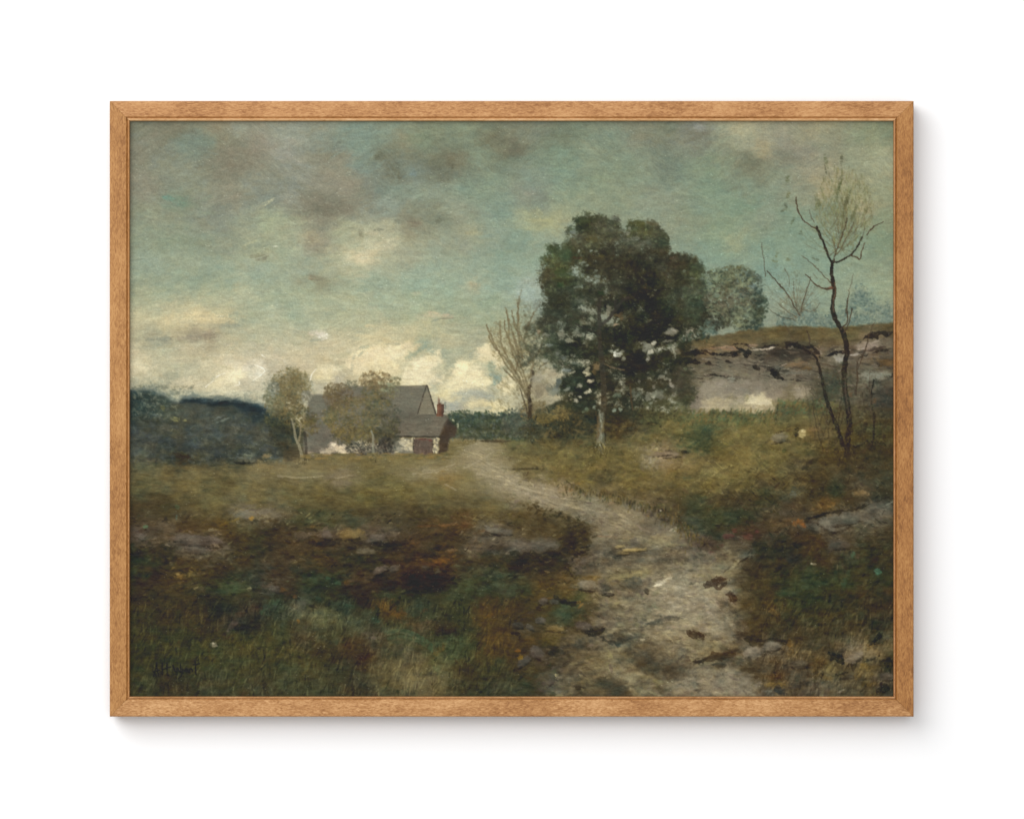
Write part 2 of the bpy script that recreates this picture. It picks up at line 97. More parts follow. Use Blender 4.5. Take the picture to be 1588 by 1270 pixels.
def box(m, r):
    r = int(r)
    if r < 1: return m
    for ax in (0, 1):
        for k in range(2):
            c = np.cumsum(np.pad(m, [(r + 1, r) if a == ax else (0, 0) for a in (0, 1)], mode='edge'), axis=ax)
            n = m.shape[ax]
            m = (np.take(c, np.arange(2 * r + 1, 2 * r + 1 + n), axis=ax) - np.take(c, np.arange(0, n), axis=ax)) / (2 * r + 1)
    return m
def win(x0, y0, x1, y1):
    a = max(0, int(x0 - X0)); b = min(GW, int(x1 - X0) + 2); c = max(0, int(y0 - Y0)); d = min(GH, int(y1 - Y0) + 2)
    return slice(c, max(c, d)), slice(a, max(a, b))
def poly(pts, col, a=1.0, feather=1, rough=3.0, dry=0.0, coarse=0.0):
    P = np.array(pts, float); m = 14
    sl = win(P[:, 0].min() - m, P[:, 1].min() - m, P[:, 0].max() + m, P[:, 1].max() + m)
    x = GX[sl] + FXN[sl] * rough * 2 + WXN[sl] * coarse * 2; y = GY[sl] + FYN[sl] * rough * 2 + WYN[sl] * coarse * 2
    ins = np.zeros(x.shape, bool)
    for (ax, ay), (bx, by) in zip(P, np.roll(P, -1, 0)):
        if ay == by: continue
        ins ^= ((ay > y) != (by > y)) & (x < (bx - ax) * (y - ay) / (by - ay) + ax)
    mk = box(ins.astype(np.float32), feather)
    if dry: mk = mk * np.clip(1 - dry + dry * 2.2 * DRY[sl], 0, 1)
    mk = (mk * a)[..., None]
    cc = col[sl] if isinstance(col, np.ndarray) and col.ndim == 3 else np.array(col, np.float32) / 255.0
    C[sl] = C[sl] * (1 - mk) + cc * mk
    HT[sl] = HT[sl] * (1 - mk[..., 0] * .6)
    return sl, mk
_bt = vnoise(60, 1.6, 21, 2, 256, 256); _bt = (_bt - _bt.min()) / (_bt.max() - _bt.min())
def dab(x, y, L, Wd, ang, col, a=.8, curve=0.0, hard=.25, bris=.6, relief=.5, edge=.75):
    L *= 1.08; Wd *= 1.08
    r = max(L, Wd) * 1.15 + abs(curve) * Wd
    i0 = int(x - r - X0); i1 = int(x + r - X0) + 2; j0 = int(y - r - Y0); j1 = int(y + r - Y0) + 2
    i0 = max(i0, 0); j0 = max(j0, 0); i1 = min(i1, GW); j1 = min(j1, GH)
    if i1 <= i0 or j1 <= j0: return
    dx = (np.arange(i0, i1) + (X0 - x))[None, :]; dy = (np.arange(j0, j1) + (Y0 - y))[:, None]
    ca = np.cos(ang); sa = np.sin(ang)
    u = (dx * ca + dy * sa) / L; v = (dy * ca - dx * sa) / Wd + curve * u * u
    ez = rs.randint(0, 200); ey = rs.randint(0, 200)
    if j1 - j0 > 190 or i1 - i0 > 190: return
    m = np.clip((1 - u * u - v * v + EDG[ey:ey + j1 - j0, ez:ez + i1 - i0] * edge) / (1.05 - hard), 0, 1)
    k = rs.randint(0, 200)
    b = _bt[(np.abs(v * Wd * 1.0 + k).astype(int)) & 255, (np.abs(u * L * .8 + 3 * k).astype(int)) & 255]
    m = m * np.clip(1 - bris + bris * (b * 2.4 - .35), 0, 1) * a
    C[j0:j1, i0:i1] += (np.asarray(col, np.float32) - C[j0:j1, i0:i1]) * m[..., None]
    HT[j0:j1, i0:i1] += ((b * .7 + .3) * relief - HT[j0:j1, i0:i1]) * m
def D(x, y, L, Wd, ang, rgb, a=.85, **k):
    dab(x, y, L, Wd, np.radians(ang), np.array(rgb) / 255.0, a, **k)
def line(pts, w0, w1, rgb, a=.9, wob=1.2, dry=.35, rgb2=None, taper=0):
    P = np.array(pts, float)
    if len(P) > 2:                                     # round the bends
        Q = [P[0]]
        for i in range(len(P) - 1):
            Q += [P[i] * .75 + P[i + 1] * .25, P[i] * .25 + P[i + 1] * .75]
        P = np.array(Q + [P[-1]])
    n = len(P); m = 6 + max(w0, w1)
    sl = win(P[:, 0].min() - m, P[:, 1].min() - m, P[:, 0].max() + m, P[:, 1].max() + m)
    x = GX[sl] + FXN[sl] * wob * 2; y = GY[sl] + FYN[sl] * wob * 2
    if x.size == 0: return
    mk = np.zeros(x.shape, np.float32); tt = np.zeros(x.shape, np.float32)
    for i in range(n - 1):
        ax, ay = P[i]; bx, by = P[i + 1]; l2 = (bx - ax) ** 2 + (by - ay) ** 2 + 1e-6
        t = np.clip(((x - ax) * (bx - ax) + (y - ay) * (by - ay)) / l2, 0, 1)
        d = np.hypot(x - ax - t * (bx - ax), y - ay - t * (by - ay)); g = (i + t) / (n - 1)
        w = (w0 + (w1 - w0) * g) / 2
        if taper: w = w * (.12 + 1.25 * np.clip(np.sin(np.pi * g), 0, 1) ** .8) * (1 + taper * MID[sl])
        mm = np.clip(w + .6 - d, 0, 1) * np.minimum(1, w + .35)
        tt = np.where(mm > mk, g, tt); mk = np.maximum(mk, mm)
    mk = mk * np.clip(1 - dry + dry * 2.2 * DRY[sl], 0, 1) * a
    c = np.array(rgb, np.float32) / 255.0
    if rgb2 is not None: c = c + (np.array(rgb2, np.float32) / 255.0 - c) * tt[..., None]
    C[sl] = C[sl] * (1 - mk[..., None]) + c * mk[..., None]
    HT[sl] = HT[sl] + (.55 - HT[sl]) * mk * .7
def inside(pts, x, y):
    P = np.array(pts, float); ins = False
    for (ax, ay), (bx, by) in zip(P, np.roll(P, -1, 0)):
        if (ay > y) != (by > y) and x < (bx - ax) * (y - ay) / (by - ay) + ax: ins = not ins
    return ins
def scatter(n, pts, fn):
    P = np.array(pts, float); x0, y0 = P.min(0); x1, y1 = P.max(0); k = 0
    while k < n:
        x = rs.uniform(x0, x1); y = rs.uniform(y0, y1)
        if inside(pts, x, y): fn(x, y); k += 1
def jit(c, j, hue=.5):
    return np.clip(c * (1 + rs.normal(0, j)) + rs.normal(0, j * hue * .10, 3) * (c.mean() + .05) * 2, 0.01, 1)
def near(f, x, y): return sample(f, np.array([x]), np.array([y]))[0]
R = rs.uniform; SAT_SKY = .79; SAT_GND = .88; GAIN = np.array([1.125, 1.125, 1.10], np.float32)
def wash(blobs, pal, a=.6, n=1.0):
    for b in blobs:
        cs = b[4] if len(b) > 4 else pal
        m = np.mean(np.array(cs), 0)
        for k in range(int(n * (5 + b[2] * b[3] / 22.0))):
            th = R(0, 6.283); r = R(0, .85) ** .6
            D(b[0] + b[2] * r * np.cos(th), b[1] + b[3] * r * np.sin(th), R(4, 9), R(3, 7), R(-90, 90), m * R(.85, 1.12), a * R(.4, 1), hard=0, bris=.35, edge=1.3)
def leaves(n, blobs, pal, a=.55, s=(1.4, 3.6), soft=.55, base=0):
    if base: wash(blobs, pal, base)
    w = np.array([b[2] * b[3] for b in blobs], float); w /= w.sum()
    for k in range(n):
        b = blobs[rs.choice(len(blobs), p=w)]; th = R(0, 6.283); r = R(0, 1) ** soft
        x = b[0] + b[2] * r * np.cos(th); y = b[1] + b[3] * r * np.sin(th)
        cset = b[4] if len(b) > 4 else pal
        D(x, y, R(*s), R(*s) * .7, R(-90, 90), np.array(cset[rs.randint(len(cset))]) * R(.88, 1.12), a * R(.6, 1.3), hard=.05, relief=R(.2, .8))
# ---------------------------------------------------------------- sky
fsky = field(SKY, mix=.5); C[:] = laid(fsky, 30, 6)
def skyang(x, y): return .25 * np.sin(x / 90.0 + y / 60.0) + (.5 * np.sin(x / 47.0 - y / 35.0) if y < 330 else .12 * np.sin(x / 50.0))
for k in range(6000):
    x = R(X0, X0 + GW); y = R(Y0, 650)
    dab(x, y, R(6, 22), R(1.6, 4.6), skyang(x, y) + rs.normal(0, .12), jit(near(fsky, x + rs.normal(0, 7), y + rs.normal(0, 5)), .045, .8), R(.25, .6), curve=R(-.5, .5), hard=.2, bris=.9, relief=R(.1, .5))
for k in range(420):                                  # long dry swirls in the upper sky
    x = R(X0, X0 + GW); y = R(Y0, 330)
    dab(x, y, R(14, 30), R(2.5, 6), skyang(x, y) * 1.6 + rs.normal(0, .2), near(fsky, x, y) * R(.9, 1.14), .28, curve=R(-1.2, 1.2), hard=.1, bris=1, relief=.8)
# single touches of sky paint
for t in [(262,306,11,6,20,(84,128,112),.8),(278,312,14,7,25,(88,124,106),.6),(254,307,5,4,10,(92,130,112),.7),(413,315,13,3.5,-24,(178,172,130),.8),(420,310,7,3,-30,(186,178,134),.8),
          (383,378,10,2.5,-22,(176,172,126),.7),(400,374,14,2.2,-10,(160,162,120),.6),(427,382,6,1.6,0,(196,198,168),.8),(405,398,12,8,-15,(100,94,74),.7),(390,396,10,4,0,(120,112,88),.5),(480,374,10,9,0,(108,98,78),.5),(478,366,16,9,0,(150,140,108),.35),
          (500,328,34,9,0,(92,86,74),.4),(525,318,26,12,10,(104,98,86),.4),(590,243,12,7,20,(84,84,62),.6),(610,262,17,14,60,(92,90,68),.55),(622,272,9,6,-40,(84,80,62),.5),(641,268,6,8,20,(98,118,122),.6),(700,250,9,14,20,(92,88,64),.5),(702,258,4,4,0,(74,74,56),.7),(583,244,6,4,0,(76,76,58),.7),
          (680,343,5,7,10,(86,88,70),.65),(643,347,14,6,0,(106,94,76),.6),(618,343,8,4,0,(104,104,88),.6),(587,356,9,3,-5,(96,98,82),.6),(560,362,4,9,10,(108,102,76),.5),(558,361,3,6,0,(96,92,70),.5),
          (566,401,22,9,0,(206,188,142),.6),(545,395,18,8,5,(202,184,136),.6),(600,378,26,9,-15,(196,180,136),.5),(580,362,20,5,5,(186,172,130),.6),(575,382,24,4,8,(176,178,146),.4),(490,432,12,5,0,(112,106,80),.6),(483,431,7,5,0,(138,112,82),.6),
          (735,362,20,4,0,(158,152,112),.6),(850,342,18,4,5,(160,158,108),.6),(870,352,14,5,10,(158,154,108),.5),(840,305,18,6,20,(106,112,100),.5),(820,300,12,5,0,(136,128,106),.4),(797,225,12,12,30,(96,90,74),.5),(873,215,12,10,0,(98,100,78),.45),
          (1188,230,14,9,70,(158,142,102),.5),(1150,205,22,6,5,(166,156,118),.5),(1268,202,20,6,0,(146,138,104),.5),(1165,250,18,8,0,(98,102,80),.45),(1222,245,16,8,0,(104,106,94),.5),(1086,198,10,8,0,(142,142,134),.6),(1085,208,9,6,0,(96,92,82),.5),
          (1282,292,14,18,50,(164,146,102),.5),(1340,320,14,10,40,(158,140,98),.5),(1135,370,14,10,0,(146,150,114),.45),(1128,395,26,3,0,(122,146,118),.5)]:
    D(*t[:5], t[5], t[6] * .78, hard=0.0, bris=.75, relief=.5)
# banked cumulus and low bands
for t in [(310,492,62,7,0,(206,186,130),.65),(330,497,40,6,2,(204,182,126),.5),(270,500,36,7,0,(192,176,128),.5),(365,487,12,5,25,(140,146,122),.6),(355,505,24,3.5,-4,(132,134,114),.65),(375,497,10,4,-15,(132,142,120),.5),
          (300,523,38,4.5,-2,(122,110,92),.6),(322,519,12,3.5,-4,(110,96,80),.6),(245,526,22,4,0,(118,122,106),.55),(252,533,20,4,0,(134,138,118),.4),
          (495,519,15,8,0,(200,186,160),.85),(502,522,9,5,-20,(222,212,184),.9),(490,527,14,2.2,-6,(140,144,122),.7),(485,516,12,5,10,(196,178,146),.5),
          (672,488,20,5,2,(196,172,134),.7),(694,490,10,4,5,(190,162,128),.7),(676,496,9,2,-20,(122,128,110),.7),(692,494,12,1.6,-4,(118,112,94),.6),(735,441,10,5,10,(166,150,112),.55),(573,505,9,3,0,(200,178,126),.5),(645,455,8,3,0,(176,166,128),.4)]:
    D(*t[:5], t[5], t[6], hard=0.0, bris=.6, relief=.5)
def cloud(cx, cy, rx, ry, rgb, a=.8, n=26):
    for k in range(n):
        th = R(0, 6.28); r = np.sqrt(R(0, 1))
        dab(cx + rx * r * np.cos(th), cy + ry * r * np.sin(th), R(5, 11), R(3, 6), R(-.9, .9), jit(np.array(rgb) / 255.0, .035, .6), a * R(.35, .8), curve=R(-.8, .8), hard=.2, bris=.6, relief=R(.5, 1))
for t in [(575,552,30,14,(220,198,144)),(556,566,20,14,(214,192,140)),(612,548,24,12,(220,200,146)),(636,537,16,5,(204,184,134)),(598,568,26,12,(214,192,136)),(655,568,16,14,(226,206,154)),(672,556,10,12,(216,198,146)),(640,582,18,14,(222,202,150)),(660,588,24,9,(222,202,150)),
          (722,575,22,16,(228,206,148)),(740,592,20,12,(222,202,146)),(704,597,16,10,(214,196,142)),(752,548,16,12,(218,198,144)),(770,560,14,10,(206,188,138)),(785,590,12,20,(212,192,140)),(700,612,18,7,(212,192,132)),(740,626,16,6,(206,184,128)),(772,630,16,7,(218,196,134)),
          (505,580,14,12,(208,190,138)),(512,572,12,6,(212,192,142)),(360,585,18,8,(220,202,152)),(340,592,10,6,(208,192,146)),(395,572,16,12,(206,194,160)),(300,596,16,8,(194,180,140)),(215,572,14,10,(200,186,142)),(235,590,10,8,(192,180,138))]:
    cloud(*t[:4], t[4], .7, int(8 + t[2] * t[3] / 9))
for t in [(655,538,12,5,-35,(124,140,122),.8),(668,545,10,5,30,(126,142,124),.7),(640,550,11,5,-25,(136,148,124),.75),(633,556,6,4,0,(140,148,122),.6),(690,550,7,12,-10,(136,146,124),.6),(697,568,9,12,20,(142,146,120),.6),(662,549,5,4,-10,(140,140,110),.5),
          (565,538,14,2.5,-10,(148,152,126),.6),(608,534,14,2.5,0,(150,152,126),.6),(548,556,3,12,20,(156,156,128),.6),(545,572,3,10,5,(158,156,130),.5),(560,548,7,3,-45,(146,150,126),.6),(735,551,9,7,0,(140,146,126),.6),(762,568,8,9,0,(132,146,122),.7),(770,588,8,9,60,(118,138,124),.8),(764,580,6,5,40,(126,142,124),.6),
          (716,612,20,8,-10,(146,150,136),.7),(745,612,18,7,15,(140,146,134),.7),(760,618,12,6,0,(132,142,132),.6),(705,630,14,7,0,(142,146,134),.7),(738,608,9,5,20,(160,162,142),.5),(758,632,6,4,0,(130,140,124),.5),(675,594,10,5,-10,(142,148,128),.6),(680,585,8,3,30,(160,158,130),.4),(524,590,12,14,0,(156,150,130),.5),(522,600,10,14,0,(158,150,128),.5),(500,600,12,10,0,(158,150,126),.5),
          (330,588,5,7,20,(150,148,124),.5),(388,568,6,3,0,(156,152,130),.6),(378,592,10,6,0,(168,160,132),.5),(240,592,16,8,-10,(136,140,118),.5),(265,583,16,9,0,(142,144,120),.5),(235,598,10,6,0,(124,130,114),.5)]:
    D(*t[:5], t[5], t[6], hard=0.05, bris=.55, relief=.4)
for pts, w in [([(395,566),(412,573),(404,582),(392,590)],2.2),([(405,550),(411,554)],1.5),([(318,600),(330,590)],1.3),([(335,585),(340,581),(349,579)],1.5),([(370,592),(371,597),(363,598)],1.5),([(480,590),(483,580),(490,572)],2)]:
    line(pts, w, .8, (228,216,186), .85, .6, .3)
# ---------------------------------------------------------------- far hedge, hills on the left
fg = field(GND)
G = laid(fg, 26, 9)
horizon = [(190,606),(215,605),(240,607),(262,618),(276,624),(284,617),(300,616),(330,619),(350,617),(375,622),(400,628),(414,632),(424,640),(440,652),(480,668),(700,660),(690,644),(712,640),(740,642),(770,644),(800,646),(830,636),(870,620),(1045,640),(1080,640),(1100,637),(1130,636),(1165,640),(1190,634),(1210,622),(1240,620),(1290,624),(1330,624),(1370,628),(1395,632),(1395,1090),(190,1090)]
poly(horizon, G, 1, 1, 3)
HZ = horizon[:-2]
def hz(x):
    xs = [p[0] for p in HZ]; ys = [p[1] for p in HZ]
    for a, b in zip(HZ[:-1], HZ[1:]):
        if a[0] <= x <= b[0]: return a[1] + (b[1] - a[1]) * (x - a[0]) / max(1, b[0] - a[0])
    return 640
def gang(x, y):
    """lie of the brush: flat in the field, along the path, upright in the grass"""
    if y > 930 and x < 800: return np.radians(-70)
    if 780 < y and x < 880: return np.radians(-8)
    if x > 1150 and 700 < y < 800: return np.radians(35)
    if x > 1160 and y > 850: return np.radians(-65)
    if x > 880 and y > 740: return np.radians(8)
    if x > 820 and y < 760: return np.radians(rs.choice([-50, 40, -30, 10]))
    return 0.0
for k in range(15000):
    x = R(X0, X0 + GW); y = R(605, 1085)
    if y < hz(x) + 3: continue
    far = (y - 600) / 480.0; f = .55 + far * .7
    flat = y < 790 and x < 780
    dab(x, y, R(3, 9) * f * (1.8 if flat else 1), R(1.2, 3.6) * f * (.75 if flat else 1), gang(x, y) + rs.normal(0, .12 if flat else .5), jit(near(fg, x + rs.normal(0, 9), y + rs.normal(0, 6 if not flat else 4)), .06 if flat else .15, .9), R(.35, .85), curve=R(-.6, .6), hard=.3, bris=.75, relief=R(.1, .7))
# left distance: dark blue ridge, wisps and sparkle
poly([(276,626),(284,618),(300,616),(330,619),(352,617),(378,623),(402,628),(403,634),(418,640),(414,642),(385,637),(360,628),(335,630),(300,624)], (18,30,38), .9, 1, 1.2)
for k in range(160):
    D(R(203, 425), R(655, 712), R(6, 16), R(3, 8), R(-30, 30), [(36,50,58),(44,58,66),(30,42,48)][rs.randint(3)], R(.15, .4), hard=0)
poly([(285,634),(340,632),(395,642),(425,656),(420,690),(300,686),(270,660)], (66,68,60), .38, 4, 6, .3)
for k in range(200):
    x = R(203, 425); D(x, hz(x) + R(-4, 4), R(4, 11), R(1.5, 4), R(-12, 12), [(84,96,94),(70,84,84),(56,70,72)][rs.randint(3)], R(.1, .3), hard=0)
poly([(190,607),(230,608),(245,622),(240,645),(215,660),(190,664)], (28,42,42), .55, 3, 5)
poly([(360,622),(402,630),(425,640),(420,650),(390,650),(370,638)], (24,36,44), .55, 3, 4)
for k in range(520):
    x = R(203, 300); y = R(598, 650)
    if x < 235 and y > 604 or 236 < x < 275 or y < 603: D(x, y, R(1.5, 4), R(1, 2.4), R(-90, 90), [(128,128,102),(96,100,78),(70,78,62),(52,60,54)][rs.randint(4)], .3, hard=.1)
for x0, x1, yy in [(205,262,606),(262,300,613),(300,410,622),(330,410,624)]:
    for k in range(90): D(R(x0, x1), yy - 2 - abs(rs.normal(0, 6)), R(1.5, 3.5), R(1, 2), R(-90, 90), (104,110,96), .28, hard=.1)
for k in range(900):
    x = R(203, 440); y = R(640, 720)
    D(x, y, R(2, 8), R(1.2, 4), R(-80, 80), [(70,80,80),(38,46,44),(30,40,40),(88,92,78),(56,62,44),(36,48,54)][rs.randint(6)], R(.15, .4), hard=0)
for t in [(271,650,7,4,0,(126,120,64)),(286,652,4,2,0,(110,108,64)),(252,633,4,5,0,(100,96,50)),(385,706,12,5,5,(92,98,82)),(375,712,16,4,5,(74,82,76)),(378,718,18,2.5,0,(28,28,24)),(414,707,8,4,0,(122,100,66)),(283,708,16,6,15,(40,28,18)),(283,703,10,3,20,(58,56,36)),(345,652,14,2,-20,(92,98,86)),(338,648,12,2,-25,(86,92,84)),(410,724,14,4,5,(114,96,62))]:
    D(*t[:5], t[5], .8)
# wall of the hedge behind the farm
poly([(694,650),(700,641),(720,642),(745,640),(765,644),(800,642),(830,650),(830,684),(770,681),(740,681),(706,678)], (52,66,52), .9, 1, 4)
for k in range(700):
    x = R(694, 835); y = R(640, 682)
    D(x, y, R(1.5, 4), R(1, 2.6), R(-90, 90), [(36,52,34),(62,80,66),(72,90,84),(84,94,66),(46,62,44),(40,56,50)][rs.randint(6)], .55)
for k in range(60): D(R(696, 800), R(636, 643), R(1, 3), R(1, 2), R(-90, 90), (46,62,42), .6)
for t in [(703,652,3,2,40,(170,168,130)),(710,660,2,4,0,(150,158,128)),(735,678,24,3,0,(50,60,48)),(765,684,30,2.5,0,(62,56,40)),(725,686,16,4,-10,(96,84,50))]:
    D(*t[:5], t[5], .8)
# ---------------------------------------------------------------- rock shelf on the right
fc = field(CLIFF); fc[0][..., 2] *= .93; fc[0][..., 1] *= 1.025; CL = laid(fc, 14, 6)
sky_line = [(1052,534),(1075,527),(1095,522),(1140,516),(1180,508),(1210,505),(1250,507),(1300,508),(1340,504),(1395,499)]
cliff = sky_line + [(1395,634),(1340,628),(1290,627),(1240,622),(1212,624),(1190,636),(1165,641),(1130,637),(1100,638),(1080,642),(1062,636),(1050,610),(1054,570),(1050,548)]
wash([(1245,492,26,14),(1338,478,24,28),(1300,498,34,8),(1378,494,22,14),(1330,460,14,14)], [(92,110,100)], .3)
for k in range(1500):                                  # blue scrub behind it
    x = R(1205, 1392)
    top = 500 - 26 * np.exp(-((x - 1245) / 26.) ** 2) - 52 * np.exp(-((x - 1338) / 26.) ** 2) - 22 * np.exp(-((x - 1385) / 24.) ** 2) - 10 * np.exp(-((x - 1295) / 20.) ** 2)
    y = R(top, 510) if rs.rand() > .25 else R(top - 10, 510)
    D(x, y, R(1.5, 4), R(1, 2.8), R(-90, 90), [(72,92,84),(84,104,98),(96,114,102),(112,124,104),(66,84,74),(128,140,122)][rs.randint(6)], .42, hard=.2)
poly(cliff, CL, 1, 1, 2.2)
for k in range(2600):
    x = R(1055, 1392); y = R(503, 636)
    if not inside(cliff, x, y): continue
    up = y < 533
    D(x, y, R(3, 10), R(.9, 2.6), (-3 if up else R(-18, 14)), jit(near(fc, x + rs.normal(0, 4), y + rs.normal(0, 2.5)), .07 if up else .12, .8) * 255, R(.3, .8), curve=R(-.8, .8), relief=R(.2, .9))
K = (30, 25, 22)
for pts, w0, w1 in [([(1060,546),(1085,544),(1100,548),(1124,550),(1135,546)],3,4),([(1128,548),(1140,547),(1158,546),(1162,536),(1152,535)],5,3),([(1095,545),(1112,551),(1125,548)],3,4),([(1094,562),(1110,565)],5,2),([(1125,562),(1138,562)],5,2),([(1170,549),(1186,552)],4,2),
                    ([(1170,562),(1173,572),(1180,578)],3,5),([(1186,576),(1200,572),(1213,572)],3,5),([(1196,573),(1204,584)],8,2),([(1090,583),(1110,581),(1130,585),(1166,588)],4,2),([(1206,586),(1224,590),(1248,592)],2,1.2),([(1136,588),(1144,592),(1132,596)],3,4),
                    ([(1130,535),(1150,532),(1176,538)],1.5,1.5),([(1162,540),(1178,541),(1200,538),(1240,536),(1262,544),(1275,556)],3,3),([(1332,532),(1350,522),(1386,516)],3,5),([(1280,552),(1300,545),(1310,547)],4,3),([(1330,556),(1350,548),(1386,540)],1.5,2),
                    ([(1345,614),(1355,610),(1372,615)],1.5,2),([(1375,584),(1386,580)],2,2),([(1285,590),(1310,596)],1.5,1),([(1062,556),(1080,560)],3,1.5)]:
    line(pts, w0 * 1.1, w1 * 1.1, K, .75, 3.4, .9, taper=1)
poly([(1185,542),(1215,540),(1250,537),(1262,548),(1252,556),(1236,554),(1225,562),(1210,558),(1192,550)], (48,42,36), .75, 1, 4, .4)
poly([(1362,604),(1395,596),(1395,632),(1350,630)], (44,44,42), .6, 2, 5)
poly([(1272,575),(1302,570),(1300,606),(1286,612)], (50,58,46), .55, 3, 6)
for t in [(1138,541,16,3,0,(136,100,72)),(1112,540,14,2.5,-4,(124,94,66)),(1168,536,8,2,0,(146,118,92)),(1195,540,9,2,-15,(176,160,138)),(1170,543,8,1.2,0,(160,146,124)),(1235,565,18,4,-10,(118,92,62)),(1250,570,12,4,10,(90,66,34)),(1272,545,7,8,40,(112,92,70)),
          (1305,557,9,3,-5,(142,138,124)),(1322,551,9,1.5,0,(160,148,130)),(1347,538,14,5,-18,(142,122,106)),(1358,530,8,2,-20,(150,134,116)),(1338,541,8,2,-10,(168,150,130)),(1352,582,16,5,8,(116,118,106)),(1375,580,10,4,10,(130,132,116)),(1135,589,8,4,-15,(134,134,124)),(1198,596,4,5,0,(160,142,106)),
          (1240,612,8,6,0,(140,122,96)),(1110,615,12,9,30,(150,134,104)),(1118,630,14,5,5,(160,142,108)),(1150,618,9,7,30,(150,138,114)),(1178,622,9,8,-30,(190,170,126)),(1168,632,14,4,-15,(176,154,112)),(1142,626,5,4,0,(162,148,120)),(1100,605,12,5,-40,(132,118,96)),(1190,632,10,3,10,(140,118,84)),(1205,570,12,3,0,(84,80,78)),(1230,578,20,3,0,(102,98,92)),(1215,566,8,1,-20,(150,130,108)),(1376,562,14,6,-15,(92,66,34)),(1360,566,6,3,0,(60,46,30)),(1320,612,4,4,0,(110,60,30)),(1357,622,4,5,0,(104,62,32))]:
    D(*t[:5], t[5], .8, hard=.35, bris=.5, relief=.8)
for k in range(70): D(R(1080, 1200), R(600, 636), R(2, 7), R(1, 2), R(-50, 0), [(170,152,118),(120,112,94),(96,90,78)][rs.randint(3)], .5, relief=.9)
for k in range(110):
    x = R(1056, 1370); y = R(538, 600); L_ = R(8, 34); sl_ = R(-.10, .22)
    P_ = [(x + L_ * t_, y + L_ * t_ * sl_ + R(-1.5, 1.5)) for t_ in (0, .35, .7, 1)]
    if inside(cliff, x, y) and inside(cliff, x + L_, y + 4): line(P_, R(1.2, 3.4), R(1, 2.5), [(60,53,44),(72,64,54),(126,114,96),(112,102,86),(50,44,38),(98,84,64)][rs.randint(6)], R(.35, .7), 3, .8, taper=.8)
for k in range(150):
    x = R(1062, 1385); y = R(536, 606)
    if inside(cliff, x, y): D(x, y, R(3, 10), R(.7, 2), R(-20, 25), [(44,38,30),(62,54,44),(128,116,98),(112,98,78),(52,46,40)][rs.randint(5)], R(.3, .7), curve=R(-1, 1), hard=.1)
for t in [(1178,620,19,11,(208,190,146)),(1105,628,20,7,(170,152,118)),(1118,600,30,10,(136,124,106)),(1190,596,30,9,(112,102,88)),(1178,622,17,10,(196,176,132)),(1130,628,44,6,(150,136,108)),(1108,606,22,14,(132,122,102)),(1112,626,16,8,(164,146,112)),(1242,606,14,7,(140,124,100)),(1150,602,34,12,(122,112,98)),(1190,634,14,3,(156,136,100)),(1160,636,22,3,(176,156,116)),(1205,612,16,8,(130,114,94)),(1080,622,8,12,(116,104,92)),(1345,537,16,5,(140,122,106)),(1305,556,8,4,(142,138,124)),(1352,583,18,5,(122,122,110))]:
    cloud(*t[:4], t[4], .8, int(8 + t[2] * t[3] / 9))
for pts, w0, w1, c in [([(1062,548),(1084,546),(1098,551)],5,3,K),([(1140,536),(1150,542),(1166,546),(1160,550),(1130,551)],3,5,K),([(1196,536),(1230,533),(1262,540),(1272,552)],4,4,(36,30,26)),([(1060,566),(1075,560),(1088,562)],3,3,K),([(1280,553),(1296,545),(1312,545)],5,3,K),([(1332,548),(1350,543),(1386,534)],3,2,(60,50,44)),([(1340,526),(1362,520),(1388,514)],6,5,(40,36,30)),([(1196,574),(1206,585),(1214,588)],7,3,K),([(1098,541),(1120,538),(1140,536)],2,2,(150,116,84)),([(1165,540),(1185,543),(1200,538)],2.4,1.5,(180,164,140)),([(1318,551),(1336,549)],2,1.5,(160,148,132))]:
    line(pts, w0 * 1.1, w1 * 1.1, c, .8, 3.2, .8, taper=.9)
# slope grass that meets it
for k in range(600):
    x = R(1050, 1300); y0 = 640 - (16 if 1205 < x else 0)
    D(x, y0 + R(-4, 18), R(2, 6), R(1, 2.4), R(-90, -20), [(96,92,50),(76,84,48),(110,88,46),(66,84,54),(60,58,34)][rs.randint(5)], .6)
# ---------------------------------------------------------------- farmhouse
poly([(470,700),(474,640),(480,612),(512,611),(530,602),(548,599),(560,700)], (100,96,86), 1, 1, 1.2)
poly([(470,700),(476,655),(512,650),(512,700)], (84,84,82), .6, 4, 3)
poly([(540,600),(661,598),(646,646),(612,676),(610,684),(540,684)], (98,94,84), 1, 1, .8)
poly([(600,640),(645,640),(620,680),(600,680)], (78,70,68), .55, 4, 3)
poly([(661,600),(676,645),(646,645)], (112,106,86), 1, 0, .5)
line([(661,598),(654,620),(646,645)], 2, 2, (58,52,46), .85, .5); line([(662,598),(669,620),(677,646)], 2.4, 2.6, (64,58,50), .9, .5); line([(645,645),(680,645)], 2, 1.5, (56,50,44), .8, .5)
line([(552,599),(600,600),(661,598)], 1.2, 1.2, (72,68,58), .6, .6)
poly([(622,642),(690,643),(696,648),(680,678),(611,676)], (90,86,76), 1, 0, .6)
for k in range(500):
    x = R(474, 694); y = R(600, 684)
    if inside([(475,690),(482,613),(512,612),(548,600),(660,600),(646,645),(692,648),(681,676),(615,676),(600,690)], x, y):
        D(x, y, R(3, 9), R(.9, 2), R(-8, 8), jit(np.array([.37,.355,.325]) * (1.05 if y < 640 else .95), .07, .7) * 255, .45)
poly([(694,648),(709,664),(706,678),(697,680),(694,699),(679,705),(681,677)], (58,48,40), .92, 1, .8)
line([(613,677),(650,677),(681,678)], 2.4, 2.4, (44,40,36), .8, .7)
poly([(609,680),(680,679),(679,704),(609,705)], (104,102,92), 1, 1, 1)
